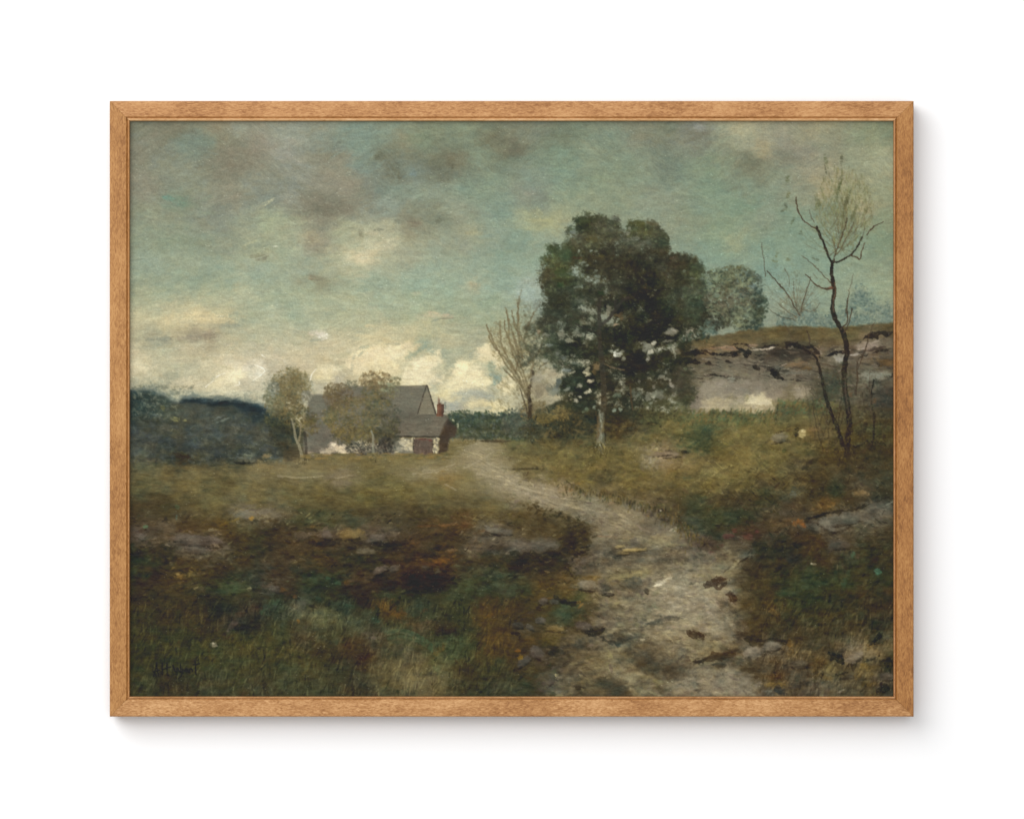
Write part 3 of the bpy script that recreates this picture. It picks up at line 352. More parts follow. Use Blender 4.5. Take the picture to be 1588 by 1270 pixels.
for k in range(46): D(R(622, 641), R(680, 698), R(2, 4), R(1.4, 2.8), R(-90, 90), [(158,150,122),(138,132,110),(120,114,96),(172,164,132)][rs.randint(4)], .7)
for k in range(34): D(R(671, 679), R(680, 703), R(1.5, 3.4), R(1.2, 2.2), R(-90, 90), [(176,166,132),(150,142,112),(104,98,80)][rs.randint(3)], .8)
poly([(642,681),(670,680),(671,706),(642,706)], (84,70,64), 1, 0, .8)
for k in range(60): D(R(644, 669), R(682, 705), R(2, 4), R(.8, 1.8), R(60, 120), [(96,82,76),(74,60,56),(88,74,66)][rs.randint(3)], .5)
for t in [(655,681,12,1.8,3,(104,52,46)),(667,683,4,1.6,0,(116,58,50)),(641,692,1.5,11,0,(46,40,34)),(671,690,1.2,12,0,(56,48,40)),(615,700,14,5,0,(92,92,84)),(618,690,10,8,0,(96,98,92)),(616,702,5,3,0,(168,156,124))]:
    D(*t[:5], t[5], .8)
poly([(677.5,626),(688,626),(688,646),(677,645)], (118,64,46), 1, 0, .3); poly([(684.5,626),(688,626),(688,646),(685,646)], (88,56,46), .9, 0, .3)
for t in [(680,621,2,5,0,(120,68,54)),(683,625,5,1.2,0,(90,60,44)),(679.5,636,1.6,8,0,(134,78,56)),(690,630,2,8,0,(96,104,96))]: D(*t[:5], t[5], .8)
poly([(480,690),(544,684),(610,686),(610,706),(480,706)], (84,82,78), .8, 2, 2)
for t in [(500,680,26,9,0,(78,80,80),.7),(495,670,20,14,0,(88,86,84),.5),(522,694,14,6,10,(178,154,128),.85),(514,689,8,4,-30,(150,136,120),.7),(533,701,10,3,0,(196,176,140),.85),(528,697,10,6,20,(186,170,140),.8),(512,698,9,5,0,(170,156,130),.75),(506,702,10,3,0,(184,168,138),.8),(560,688,4,5,0,(196,180,140),.8),(567,694,3,4,0,(180,166,130),.75),(628,688,10,5,10,(176,168,138),.85),(634,695,8,5,0,(164,158,132),.8),(620,697,6,4,0,(140,136,118),.7),(497,705,16,1.8,0,(176,158,130),.8),(480,702,8,2.2,0,(146,126,104),.7),(536,690,6,5,0,(190,176,146),.85),(544,697,7,4,0,(170,158,130),.8),(516,690,6,3,-20,(196,182,152),.8),(500,699,6,4,-10,(150,142,126),.7),(554,701,6,3,0,(176,160,128),.7),(548,691,4,3,0,(176,164,136),.7),(562,684,5,3,-20,(190,172,128),.8),(569,697,4,3,0,(176,160,128),.8),(548,690,8,4,0,(104,104,100),.6)]:
    D(*t[:5], t[5], t[6], hard=.2, bris=.5, relief=.7)
# ---------------------------------------------------------------- trees by the farmhouse
OL = [(104,92,56),(90,80,50),(118,98,58),(84,80,56),(74,72,48)]; GB = [(120,124,106),(104,108,90),(136,136,114)]
leaves(500, [(447,598,40,32,GB),(420,602,14,18,GB),(475,605,16,22,GB)], OL, .32, soft=.8)
leaves(2300, [(450,600,32,30,[(112,100,60),(100,94,58),(122,104,60),(92,92,62)]),(425,618,18,20,[(100,98,66),(88,90,62)]),(450,605,24,26),(440,630,30,22),(430,648,22,16,[(60,64,42),(78,74,44),(46,50,36)]),(462,645,30,18,[(86,80,44),(104,86,48),(70,70,42)]),(480,660,18,16,[(84,74,48),(92,86,58)]),(440,670,24,26,[(40,46,38),(52,58,44),(34,44,42)])], OL, .5, base=.5)
leaves(260, [(424,603,9,12,[(150,148,128),(84,88,74),(108,110,92)]),(475,615,8,10,[(140,136,118),(100,96,80)])], OL, .45)
line([(468,713),(465,695),(458,680),(455,662),(452,650)], 5, 2.4, (116,112,90), .85, 1); line([(463,684),(466,668),(466,655)], 3, 1.8, (112,104,80), .8, 1)
line([(474,712),(474,690),(472,670)], 5, 4, (46,42,34), .6, 1.5)
CT = [(92,84,50),(102,90,52),(78,78,48),(84,82,54),(116,96,54)]
leaves(2600, [(525,616,24,22,[(100,84,54),(86,72,48),(112,90,56)]),(548,650,42,36),(585,612,26,24),(592,650,30,34,[(76,76,52),(62,64,48),(88,84,56)]),(555,675,44,18,[(72,70,50),(84,80,54),(60,60,46)]),(510,645,12,16),(600,675,22,14,[(52,56,46),(66,66,50)])], CT, .5, base=.55)
leaves(700, [(582,590,26,16,[(112,86,52),(92,80,54),(128,104,66)]),(545,597,10,8,[(96,94,72),(80,80,62)]),(612,600,12,16,[(96,92,62),(112,112,82)]),(515,606,14,12,[(104,84,52),(90,78,50)])], CT, .45)
for t in [(590,594,5,3,0,(150,158,122)),(603,597,6,3,0,(140,150,116)),(595,605,9,3,10,(130,134,98)),(640,611,5,2,0,(112,104,74))]: D(*t[:5], t[5], .7)
leaves(320, [(562,696,26,10,[(52,52,48),(70,72,66),(40,42,42),(94,92,80)]),(598,692,14,14,[(40,42,42),(56,60,58),(34,34,34)])], CT, .55)
leaves(60, [(565,692,22,9,[(168,156,126),(140,136,118)])], CT, .6, (1, 2.2))
line([(580,708),(578,695),(579,682),(576,668)], 4, 2.4, (108,112,98), .85, 1); line([(571,706),(572,690)], 2, 1.4, (90,90,78), .6)
for k in range(240): D(R(470, 700), 706 + R(-3, 6), R(3, 9), R(1, 2), R(-8, 8), [(104,92,58),(90,82,52),(122,96,56),(84,84,54)][rs.randint(4)], .6)
# ---------------------------------------------------------------- bank of bushes under the big tree
BK = [(40,44,36),(54,56,42),(34,38,32),(64,66,50),(72,66,38)]
leaves(1700, [(800,655,26,24,[(74,78,66),(58,66,56),(90,90,70),(50,56,48)]),(840,668,36,20),(875,655,34,26,[(34,38,30),(50,50,36),(84,70,38)]),(905,640,26,40,[(30,34,28),(40,46,38),(56,52,34)]),(960,640,40,34,[(34,34,26),(46,42,28),(38,44,36),(62,52,32)]),(1015,640,34,22,[(56,60,38),(76,78,46),(40,36,26)]),(830,640,24,18,[(100,84,48),(84,74,44),(120,98,56)]),(1055,640,22,14,[(80,80,46),(96,90,52),(62,66,42)])], BK, .55, base=.6)
leaves(400, [(870,640,16,12,[(116,90,44),(96,78,40),(134,108,56)]),(845,648,18,8,[(106,88,44),(88,76,40)])], BK, .5)
# ---------------------------------------------------------------- left sapling with hanging twigs
SB = (92, 76, 48)
for k in range(240): D(R(760, 850), R(520, 640), R(2, 7), R(1, 2), R(30, 70), [(138,130,96),(120,112,78),(104,92,60)][rs.randint(3)], .3)
for pts in [[(824,640),(818,612),(800,585),(778,556),(757,512),(755,503)],[(822,632),(812,600),(795,568),(777,535),(775,504)],[(826,636),(815,585),(800,548),(782,510),(783,498)],[(800,580),(785,555),(770,545),(757,520)],[(822,620),(806,575),(790,535),(788,492)],[(812,600),(790,582),(780,570)],[(806,560),(796,520),(784,478)],[(810,555),(800,500),(808,450)],[(822,585),(828,560),(812,530),(804,512),(803,470)],[(818,566),(838,545),(850,500)],[(824,600),(836,570),(850,560)],[(805,520),(797,500),(793,482)],[(800,575),(806,545),(795,515)],[(812,530),(822,495),(838,470)]]:
    line(pts, 3.4, 2.0, SB, .65, 1.8, .6, (96,80,50))
line([(822,648),(822,625),(819,605),(826,590),(827,575)], 5.5, 4, (54,42,28), .85, 1.8); line([(818,640),(810,612),(806,600)], 2.5, 1.5, (66,54,36), .8)
leaves(700, [(790,530,34,34,[(118,106,68),(100,88,56),(134,124,84)]),(815,570,34,40,[(112,100,64),(92,80,50),(128,120,84)]),(830,500,20,34,[(84,80,56),(98,94,70),(70,70,50)])], BK, .26, (1.6, 5))
leaves(900, [(836,540,16,40,[(84,84,62),(66,70,54),(104,104,80)]),(822,590,26,30,[(110,100,68),(84,78,52),(140,132,98)]),(808,500,14,40,[(110,104,74),(92,86,58),(128,126,98)]),(775,520,18,24,[(124,112,76),(106,90,56)]),(795,545,20,30,[(120,108,70),(98,84,52)]),(815,610,20,30,[(124,112,78),(98,84,54),(148,138,104)]),(825,520,14,24,[(76,70,48),(98,88,60)]),(812,478,12,16,[(104,98,74),(128,134,112)])], BK, .36, (1.2, 3.6))
leaves(330, [(820,450,20,18,[(140,156,144),(150,164,150),(126,140,126)]),(838,475,12,12,[(120,132,118),(104,108,92)])], BK, .3, (2, 4.5))
# ---------------------------------------------------------------- the big tree
ft = field(TREE, 3.2, 4, 7); ft[0][..., 0] *= .93; ft[0][..., 1] *= 1.02; ft[0][:] = ft[0] * .96 + .012
lobes = [(909,350,16,20,.9),(930,347,15,15,.9),(947,356,15,18,.9),(922,366,34,20,.9),(885,362,7,8,.5),(988,357,16,15,.9),(1009,361,18,19,.95),(1024,380,14,22,.95),(1000,385,34,20,.9),(966,378,30,20,.85),(905,378,30,14,.85),(851,383,5,5,.7),(846,402,7,7,.6),(1048,398,10,6,.7),(1092,445,7,9,.7),(1097,492,8,8,.6),(826,512,14,12,.45),(818,534,16,12,.4),(838,552,22,14,.4),(812,560,14,14,.25),(918,575,14,16,.6),(905,588,26,20,.8),(880,600,18,14,.6),(900,622,26,14,.8),(895,392,30,18,.8),(858,388,9,8,.8),(868,408,24,20,.85),(860,430,28,22,.9),(880,450,40,26,.9),(935,410,40,28,.95),(985,425,50,36,1),(1040,425,44,32,1),(1062,402,18,8,.8),(1078,420,14,18,.85),(1080,450,18,28,.9),(1088,480,14,22,.9),(1050,470,44,34,1),(1000,480,54,40,1),(940,460,40,24,.85),(870,480,30,20,.9),(850,500,22,16,.75),(900,500,34,18,.7),(960,525,40,26,1),(1020,520,46,18,.95),(1070,505,26,14,.8),(860,520,30,14,.6),(895,540,38,20,.95),(860,548,26,12,.6),(880,565,26,14,.6),(935,560,20,30,.7),(985,560,40,26,.95),(1035,570,30,28,.95),(890,592,22,14,.7),(860,535,20,12,.6),(910,600,22,26,.75),(970,595,46,16,.85),(1030,600,26,16,.55),(980,618,40,12,.6),(890,625,24,12,.6),(1062,545,12,20,.6),(1060,585,16,14,.5),(1065,610,16,18,.6)]
wl = np.array([b[2] * b[3] * b[4] for b in lobes]); wl /= wl.sum()
for ps, n, sz, al in ((0, 3400, (5, 10), .8), (1, 7000, (1.6, 4.6), .5)):
    for k in range(n):
        b = lobes[rs.choice(len(lobes), p=wl)]; th = R(0, 6.283); r = np.sqrt(R(0, 1)) * (1.0 if ps == 0 else 1.04)
        if ps == 0: r *= .84
        x = b[0] + b[2] * r * np.cos(th); y = b[1] + b[3] * r * np.sin(th)
        c = jit(near(ft, x + rs.normal(0, 6), y + rs.normal(0, 5)), .13 if ps else .08, 1.0)
        c = c * .95 * (1 + .10 * np.clip(CLP[min(GH - 1, max(0, int(y - Y0))), min(GW - 1, max(0, int(x - X0)))], -1.6, 1.8))
        if ps and rs.rand() < .20: c = c * 1.4 + np.array([.02, .035, 0])
        if ps and rs.rand() < .12: c = c * 1.25 + np.array([.03, .03, .035])
        dab(x, y, R(*sz), R(*sz) * .75, R(-1.5, 1.5), c, al * R(.5, 1.15) * b[4] ** .5, hard=.0, bris=.5, relief=R(.2, .8), edge=1.2)
for k in range(1500):
    b = lobes[rs.randint(len(lobes))]; th = R(0, 6.283); r = R(.95, 1.18)
    x = b[0] + b[2] * r * np.cos(th); y = b[1] + b[3] * r * np.sin(th)
    dab(x, y, R(1, 2.6), R(1, 2.2), R(-1.5, 1.5), jit(near(ft, x, y) * 1.12, .1, 1), R(.15, .5) * b[4], hard=0, edge=1.2)
for t in [(905,342,14,6,0,(52,60,32)),(893,340,6,5,0,(44,50,32)),(955,340,8,7,40,(62,56,48)),(925,350,8,5,0,(92,92,74)),(988,347,14,5,0,(72,72,34)),(1012,346,10,5,10,(72,66,44)),(1030,372,9,12,0,(52,60,46)),(880,395,14,7,0,(46,62,38)),(857,385,6,5,0,(58,70,38)),(870,420,12,6,-10,(52,66,34)),(866,433,10,5,0,(66,64,30)),(918,372,10,5,10,(84,74,34)),(932,397,6,3,0,(84,76,36)),(932,455,6,5,0,(40,56,30)),(868,442,7,6,0,(34,62,34)),(895,500,9,5,0,(36,58,40)),(893,400,10,3,0,(66,40,24)),(1045,402,8,6,0,(78,58,42)),(975,358,4,9,20,(120,120,98)),(890,362,7,6,30,(112,122,110)),(985,370,9,4,0,(116,122,104)),(995,378,14,4,-20,(92,92,76)),(972,372,5,3,0,(104,104,88))]:
    D(*t[:5], t[5], .7, hard=.2, bris=.7)
GAPS = [(898,389,4,4,(140,150,128)),(921,390,7,4,(134,144,126)),(911,412,5,3,(134,144,124)),(907,407,6,2,(122,132,114)),(925,423,8,6,(128,140,122)),(943,478,7,11,(110,106,86)),(943,487,6,6,(122,114,88)),(908,500,8,9,(116,116,92)),(918,494,8,8,(124,126,98)),(928,466,10,5,(96,96,82)),(900,465,14,6,(84,86,72)),(960,490,7,8,(100,82,56)),(956,503,8,4,(156,132,98)),(966,494,5,6,(96,72,42)),
        (871,514,4,4,(152,152,130)),(881,528,11,5,(118,116,92)),(894,515,7,5,(108,110,92)),(957,547,10,6,(172,172,152)),(953,549,4,4,(200,198,176)),(1006,540,8,10,(140,140,124)),(1016,532,7,6,(190,184,158)),(1009,546,5,6,(184,178,150)),(1000,537,5,7,(112,114,102)),(1004,556,3.5,6,(150,146,130)),(1041,514,13,7,(124,120,106)),(1046,512,7,4,(150,144,126)),(1037,529,11,3,(132,128,114)),(1068,517,10,8,(118,112,94)),(1072,513,7,4,(140,132,110)),(1062,526,6,4,(122,116,98)),
        (911,577,9,5,(196,186,144)),(917,590,7,4,(190,174,138)),(888,577,6,4,(160,154,126)),(878,574,7,4,(128,138,128)),(911,609,6,5,(204,192,154)),(914,606,4,3,(216,204,164)),(895,622,7,4,(186,178,150)),(900,616,3,3,(160,156,130)),(884,620,5,3,(130,124,96)),(958,612,10,5,(88,98,80)),(1039,594,4,7,(168,158,140)),(1044,600,5,4,(150,142,126)),(1014,600,3,7,(112,104,90)),(1006,618,6,9,(126,124,106)),(1010,626,5,4,(104,108,88)),(909,635,6,6,(98,112,84)),(922,633,4,3,(120,130,108)),(953,636,5,4,(136,148,124)),(963,635,3,4,(136,146,120)),(925,567,6,12,(112,92,60)),(922,578,4,9,(100,84,52)),(1009,457,5,5,(98,98,84)),(1017,450,3,3,(112,114,100)),(1002,444,3,6,(96,72,48)),(832,514,6,4,(148,128,98)),(1062,420,5,4,(96,108,92)),(1075,432,8,4,(92,100,86)),(863,545,10,5,(96,100,84)),(853,536,8,4,(110,116,104)),(875,555,9,4,(84,92,84)),(890,552,4,3,(110,112,96)),(905,484,6,3,(98,98,80)),(835,588,12,12,(158,148,120)),(853,580,11,8,(168,158,126)),(838,604,14,14,(146,134,104)),(860,605,10,12,(110,112,96)),(868,590,8,8,(84,96,92)),(846,562,8,6,(140,140,118)),(930,640,4,3,(112,120,100))]
wash([(1010,598,40,26,[(48,44,30),(60,56,38),(40,38,26)]),(985,565,26,20,[(34,32,22)]),(1052,592,12,28,[(70,62,50),(56,50,38)]),(945,590,16,30,[(38,38,28)]),(1030,625,30,12,[(66,66,42)])], BK, .75, 1.3)
GAPS += [(1030,585,8,6,(120,116,98)),(985,612,10,7,(96,100,84)),(1022,612,12,8,(108,108,90)),(898,600,6,4,(150,146,120)),(880,604,8,4,(120,122,104)),(870,520,9,5,(124,124,104)),(850,520,8,4,(130,130,112)),(968,556,5,4,(120,120,102)),(1050,545,5,6,(104,98,80)),(990,590,4,4,(110,104,86)),(878,490,6,4,(104,108,92)),(900,520,5,4,(112,112,94))]
for gx_, gy_, gw_, gh_, gc in GAPS:
    up = .72 if gy_ < 505 else .92
    for k in range(max(3, int(gw_ * gh_ / 9))):
        D(gx_ + rs.normal(0, gw_ * .34), gy_ + rs.normal(0, gh_ * .34), (R(.3, .6) * gw_ + 1) * up, (R(.25, .5) * gh_ + 1) * up, R(-50, 20), np.array(gc) * R(.8, 1.04), .55 if gy_ < 505 else .7, hard=.25, bris=.4, relief=.9)
TK = (48, 45, 41)
line([(935,640),(937,610),(935,575),(931,545),(929,515),(930,490),(930,468)], 9, 4.5, (72,66,52), .9, 1.6, .35, (46,43,40))
line([(932,697),(931,675),(932,655),(935,632)], 13, 9, (98,100,82), .95, 1.2, .35, (70,66,52))
line([(936,610),(937,580),(933,550),(930,520),(930,495),(928,478),(930,464)], 7, 6, TK, .5, 1.8, .7)
line([(930,505),(944,496),(954,480),(966,466),(974,462)], 5, 4, (48,44,48), .85, 1.2, .3); line([(955,482),(955,466)], 4, 4, (44,40,42), .7, 1); line([(930,518),(915,512),(902,508),(893,502)], 4, 2.5, (42,40,40), .75, 1.3, .3); line([(913,511),(908,520),(906,527)], 2.5, 1.5, (42,38,36), .6)
line([(938,565),(950,570),(968,574)], 2, 2.5, (120,94,68), .6, 1.2); line([(978,600),(979,620),(982,635)], 2.6, 2, (88,62,38), .75, 1.2)
for k in range(60):
    y = R(640, 694); D(929 + R(0, 5) + (y - 694) * -.02, y, R(2, 6), R(1, 2.2), 85 + R(-12, 12), [(118,122,104),(100,102,84),(132,134,112),(86,84,68)][rs.randint(4)], .6, relief=.9)
for k in range(90): D(933 + rs.normal(0, 7), R(500, 640), R(2, 5), R(1.5, 3.5), R(-90, 90), [(38,38,26),(48,46,34),(34,36,28),(60,52,36)][rs.randint(4)], R(.3, .7), hard=0)
for k in range(40): D(939, R(640, 690), R(2, 5), 1.3, 90, (52,46,36), .4)
for k in range(30): D(R(924, 930), R(640, 680), R(2, 5), 1.3, 90, (96,70,42), .35)
for t in [(925,693,4,2,-40,(138,144,124)),(938,693,5,2,40,(128,132,114)),(931,692,4,5,90,(142,148,128))]: D(*t[:5], t[5], .7)
# ---------------------------------------------------------------- round tree behind it
RT = [(112,122,84),(52,58,42),(84,88,58),(96,100,68),(70,72,52),(54,62,46),(104,112,84),(66,80,66)]
leaves(2300, [(1112,440,22,24),(1140,432,34,20,[(92,94,60),(108,112,80),(78,80,52),(66,66,46)]),(1162,450,22,34,[(74,86,72),(60,70,56),(92,104,90)]),(1135,465,44,28,[(84,80,58),(70,66,48),(96,92,70)]),(1178,478,14,22,[(48,60,44),(58,72,56),(40,50,36)]),(1110,490,26,24,[(48,50,36),(40,40,30),(62,66,50)]),(1150,492,36,20,[(88,94,66),(56,66,52),(44,50,38),(100,106,78)]),(1100,508,18,10,[(84,104,88),(54,66,54)]),(1170,503,16,8,[(46,58,48),(60,74,62)])], RT, .55, (1.4, 3.8), base=.75)
for k in range(150):
    th = R(0, 6.283); r = R(0, 1) ** .5; x = 1140 + 46 * r * np.cos(th); y = 463 + 50 * r * np.sin(th)
    D(x, y, R(3, 7), R(1.6, 3.4), R(-60, 30), [(126,136,100),(118,124,88),(104,120,94)][rs.randint(3)] if (rs.rand() < .5 and x < 1175) else [(46,54,38),(58,62,42),(44,56,46)][rs.randint(3)], R(.4, .75), curve=R(-1.5, 1.5), hard=.1)
for t in [(1112,433,6,5,0,(124,140,108)),(1100,443,5,8,0,(112,128,104)),(1133,434,4,4,0,(120,132,100)),(1112,458,5,4,0,(106,124,100)),(1120,473,7,3,-10,(128,124,96)),(1104,510,5,7,0,(104,128,110)),(1140,500,5,3,0,(112,118,82)),(1168,444,7,5,0,(90,112,112)),(1150,487,8,3,0,(108,112,78))]: D(*t[:5], t[5], .6)
for k in range(60): D(R(1060, 1100), R(512, 528), R(2, 5), R(1, 2.4), R(-90, 90), [(40,58,54),(52,60,40),(40,40,28)][rs.randint(3)], .6)
# ---------------------------------------------------------------- thin tree and thicket on the right
TW = (70, 56, 40); TD = (38, 33, 25)
for k in range(560):                                  # haze of young leaves
    th = R(0, 6.28); r = R(0, 1) ** .7
    x = 1310 + 46 * r * np.cos(th); y = 320 + 62 * r * np.sin(th)
    D(x, y, R(2, 8), R(.8, 1.8), R(-115, -60), [(112,112,62),(92,98,56),(128,118,74),(104,98,66)][rs.randint(4)], .34)
for t in [(1282,250,3,12,-15),(1281,262,2,8,-10),(1306,248,3,7,0),(1302,290,3,22,12),(1304,285,2,14,20),(1314,310,4,14,20),(1318,300,3,16,20),(1270,315,3,16,-25),(1308,335,3,20,10),(1325,330,3,16,20),(1343,325,3,8,15),(1222,278,4,5,0),(1224,274,2,4,40),(1223,302,3,8,15),(1219,320,3,6,-10),(1214,327,5,2,-30),(1229,345,2,8,20),(1232,338,3,3,0),(1243,361,4,4,0),(1205,395,3,5,20),(1202,405,5,3,0),(1223,402,4,3,-30),(1266,402,7,2,20),(1235,310,2,5,0)]:
    D(t[0], t[1], t[2], t[3], t[4], [(72,78,42),(88,90,52),(60,62,38)][rs.randint(3)], .55, hard=.2, bris=.8)
for pts, w0, w1 in [([(1313,706),(1315,680),(1319,650),(1313,620),(1309,590),(1311,565),(1315,545),(1311,522),(1303,506),(1294,492),(1291,474),(1295,452),(1293,438),(1290,424),(1292,406)],15,6),([(1309,695),(1296,655),(1284,625),(1278,600),(1272,572),(1266,553),(1255,546),(1238,537)],11,2.4),
                    ([(1292,408),(1286,398),(1280,385),(1276,372),(1270,360),(1266,352)],5,4),([(1265,354),(1258,350),(1246,342),(1239,330),(1236,318),(1236,306)],2.6,1.6),([(1293,408),(1306,403),(1320,396),(1329,385),(1334,376),(1338,368)],5,2.4),([(1320,396),(1328,398),(1335,404),(1337,390),(1342,376)],2.6,1.5),
                    ([(1294,406),(1296,392),(1303,375),(1309,360),(1315,338)],2.4,1.6),([(1296,396),(1306,385),(1310,375),(1318,360),(1325,345)],2,1.3),([(1288,396),(1298,388),(1294,378),(1291,370)],1.8,1.2),([(1345,364),(1352,354),(1362,348),(1370,344)],2.4,1.3),([(1264,345),(1258,335),(1256,326)],1.6,1.2),([(1338,372),(1340,360),(1342,352)],1.4,1),
                    ([(1293,446),(1284,448),(1272,446),(1262,438),(1250,425)],3.4,1.4),([(1292,440),(1282,432),(1270,418),(1256,405),(1244,396)],1.8,1.2),([(1305,510),(1316,500),(1314,480),(1316,460)],3.2,1.6),([(1309,516),(1316,506),(1320,492),(1322,478)],2.4,1.4),([(1312,486),(1316,460),(1320,440),(1324,425)],1.4,1),
                    ([(1271,563),(1282,566),(1298,569),(1310,568)],2,2),([(1310,575),(1296,580),(1288,590)],1.8,1.2),([(1331,572),(1340,550),(1346,530),(1354,505),(1357,500)],2.2,1.2),([(1328,612),(1330,590),(1330,570),(1330,560)],4,2.5),([(1354,686),(1356,665),(1357,645),(1350,620),(1354,600),(1356,590)],6,2.5),
                    ([(1240,488),(1230,470),(1222,456),(1212,444),(1200,430),(1190,420)],2.4,1.4),([(1242,484),(1248,462),(1254,444),(1258,430)],2.2,1.2),([(1238,480),(1232,460),(1231,436)],1.5,1),([(1236,492),(1220,482),(1206,470)],1.6,1),([(1232,496),(1208,490),(1194,480)],1.6,1),([(1188,428),(1184,400),(1182,376)],1.6,1),([(1245,480),(1262,484),(1272,470)],1.4,1),([(1215,500),(1224,515),(1234,530)],1.2,1),
                    ([(1256,536),(1256,522),(1252,512)],3,1.4),([(1225,440),(1222,425),(1218,415)],1.2,.9),([(1320,660),(1335,655),(1342,640)],1.8,1.2),([(1290,640),(1275,625),(1262,612),(1255,606)],1.6,1.2),([(1340,700),(1352,690),(1360,688),(1372,694)],4,2),([(1318,690),(1330,694),(1345,684)],5,3),([(1305,600),(1300,585),(1292,575)],1.5,1),([(1328,600),(1318,590)],1.6,1),([(1345,600),(1352,610),(1350,640)],2.6,1.5)]:
    line(pts, w0 * (.62 if w0 > 4 else .8), w1 * (.85 if w1 > 2 else .9), TD if w0 > 4 else TW, .97 if w0 > 2 else .72, 1.7, .4)
line([(1294,484),(1292,470),(1297,452),(1295,438)], 2, 2, (104,76,56), .6, .8); line([(1262,425),(1268,432)], 1, 1, TW, .5); D(1289,446,4,3,0,(110,56,40),.6)
line([(1317,640),(1312,610),(1311,585)], 2.5, 2, (92,72,62), .5, 1)
for k in range(60):                                   # the finest twigs
    th = np.radians(R(-165, -20)); x0_, y0_ = 1302 + R(-16, 22), R(352, 398); L_ = R(25, 75)
    P_ = [(x0_, y0_), (x0_ + np.cos(th) * L_ * .5, y0_ + np.sin(th) * L_ * .45), (x0_ + np.cos(th) * L_ * .8, y0_ + np.sin(th) * L_)]
    if P_[-1][0] < 1376: line(P_, 1.3, .8, [(84,74,48),(96,92,58),(72,62,44)][rs.randint(3)], R(.2, .45), 1.6, .6)
for k in range(34):
    x0_, y0_ = 1240 + R(-8, 8), R(470, 498); th = np.radians(R(-160, -30)); L_ = R(20, 60)
    line([(x0_, y0_), (x0_ + np.cos(th) * L_ * .5, y0_ + np.sin(th) * L_ * .5), (x0_ + np.cos(th) * L_, y0_ + np.sin(th) * L_)], 1.2, .8, (88,76,52), R(.2, .4), 1.6, .6)
for k in range(46):                                   # thicket by the thin trees
    x0_ = R(1255, 1384); y0_ = R(640, 700); L_ = R(24, 90); th = np.radians(R(-112, -66))
    line([(x0_, y0_), (x0_ + np.cos(th) * L_ * .5 + R(-3, 3), y0_ + np.sin(th) * L_ * .5), (x0_ + np.cos(th) * L_, y0_ + np.sin(th) * L_)], R(1.4, 2.6), .9, [(50,42,30),(66,54,38),(80,66,46)][rs.randint(3)], R(.25, .6), 1.8, .6)
leaves(300, [(1240,470,30,24,[(110,104,78),(96,86,62),(126,126,100)])], RT, .3, (1.2, 3))
leaves(500, [(1310,345,50,50,[(104,106,66),(118,114,76),(92,98,62)]),(1215,440,34,34,[(104,106,74),(96,98,70)])], RT, .3, (1, 2.6))
leaves(600, [(1300,600,26,40,[(62,66,44),(78,72,48),(52,58,42)]),(1275,690,30,18,[(66,64,40),(54,48,32)]),(1360,640,28,50,[(58,56,38),(70,62,42),(46,44,30)])], RT, .4)
leaves(900, [(1335,660,50,36,[(78,74,44),(58,52,32),(48,42,30),(90,84,50)]),(1335,700,56,30,[(52,44,30),(62,56,36),(44,38,26),(72,60,38)]),(1350,610,30,30,[(70,60,46),(58,52,38),(86,72,54)])], RT, .4)
for t in [(1333,670,5,8,-20),(1342,663,4,10,10),(1372,676,3,4,0),(1320,668,4,6,0),(1352,694,7,8,20)]: D(*t, (38,32,24), .6)
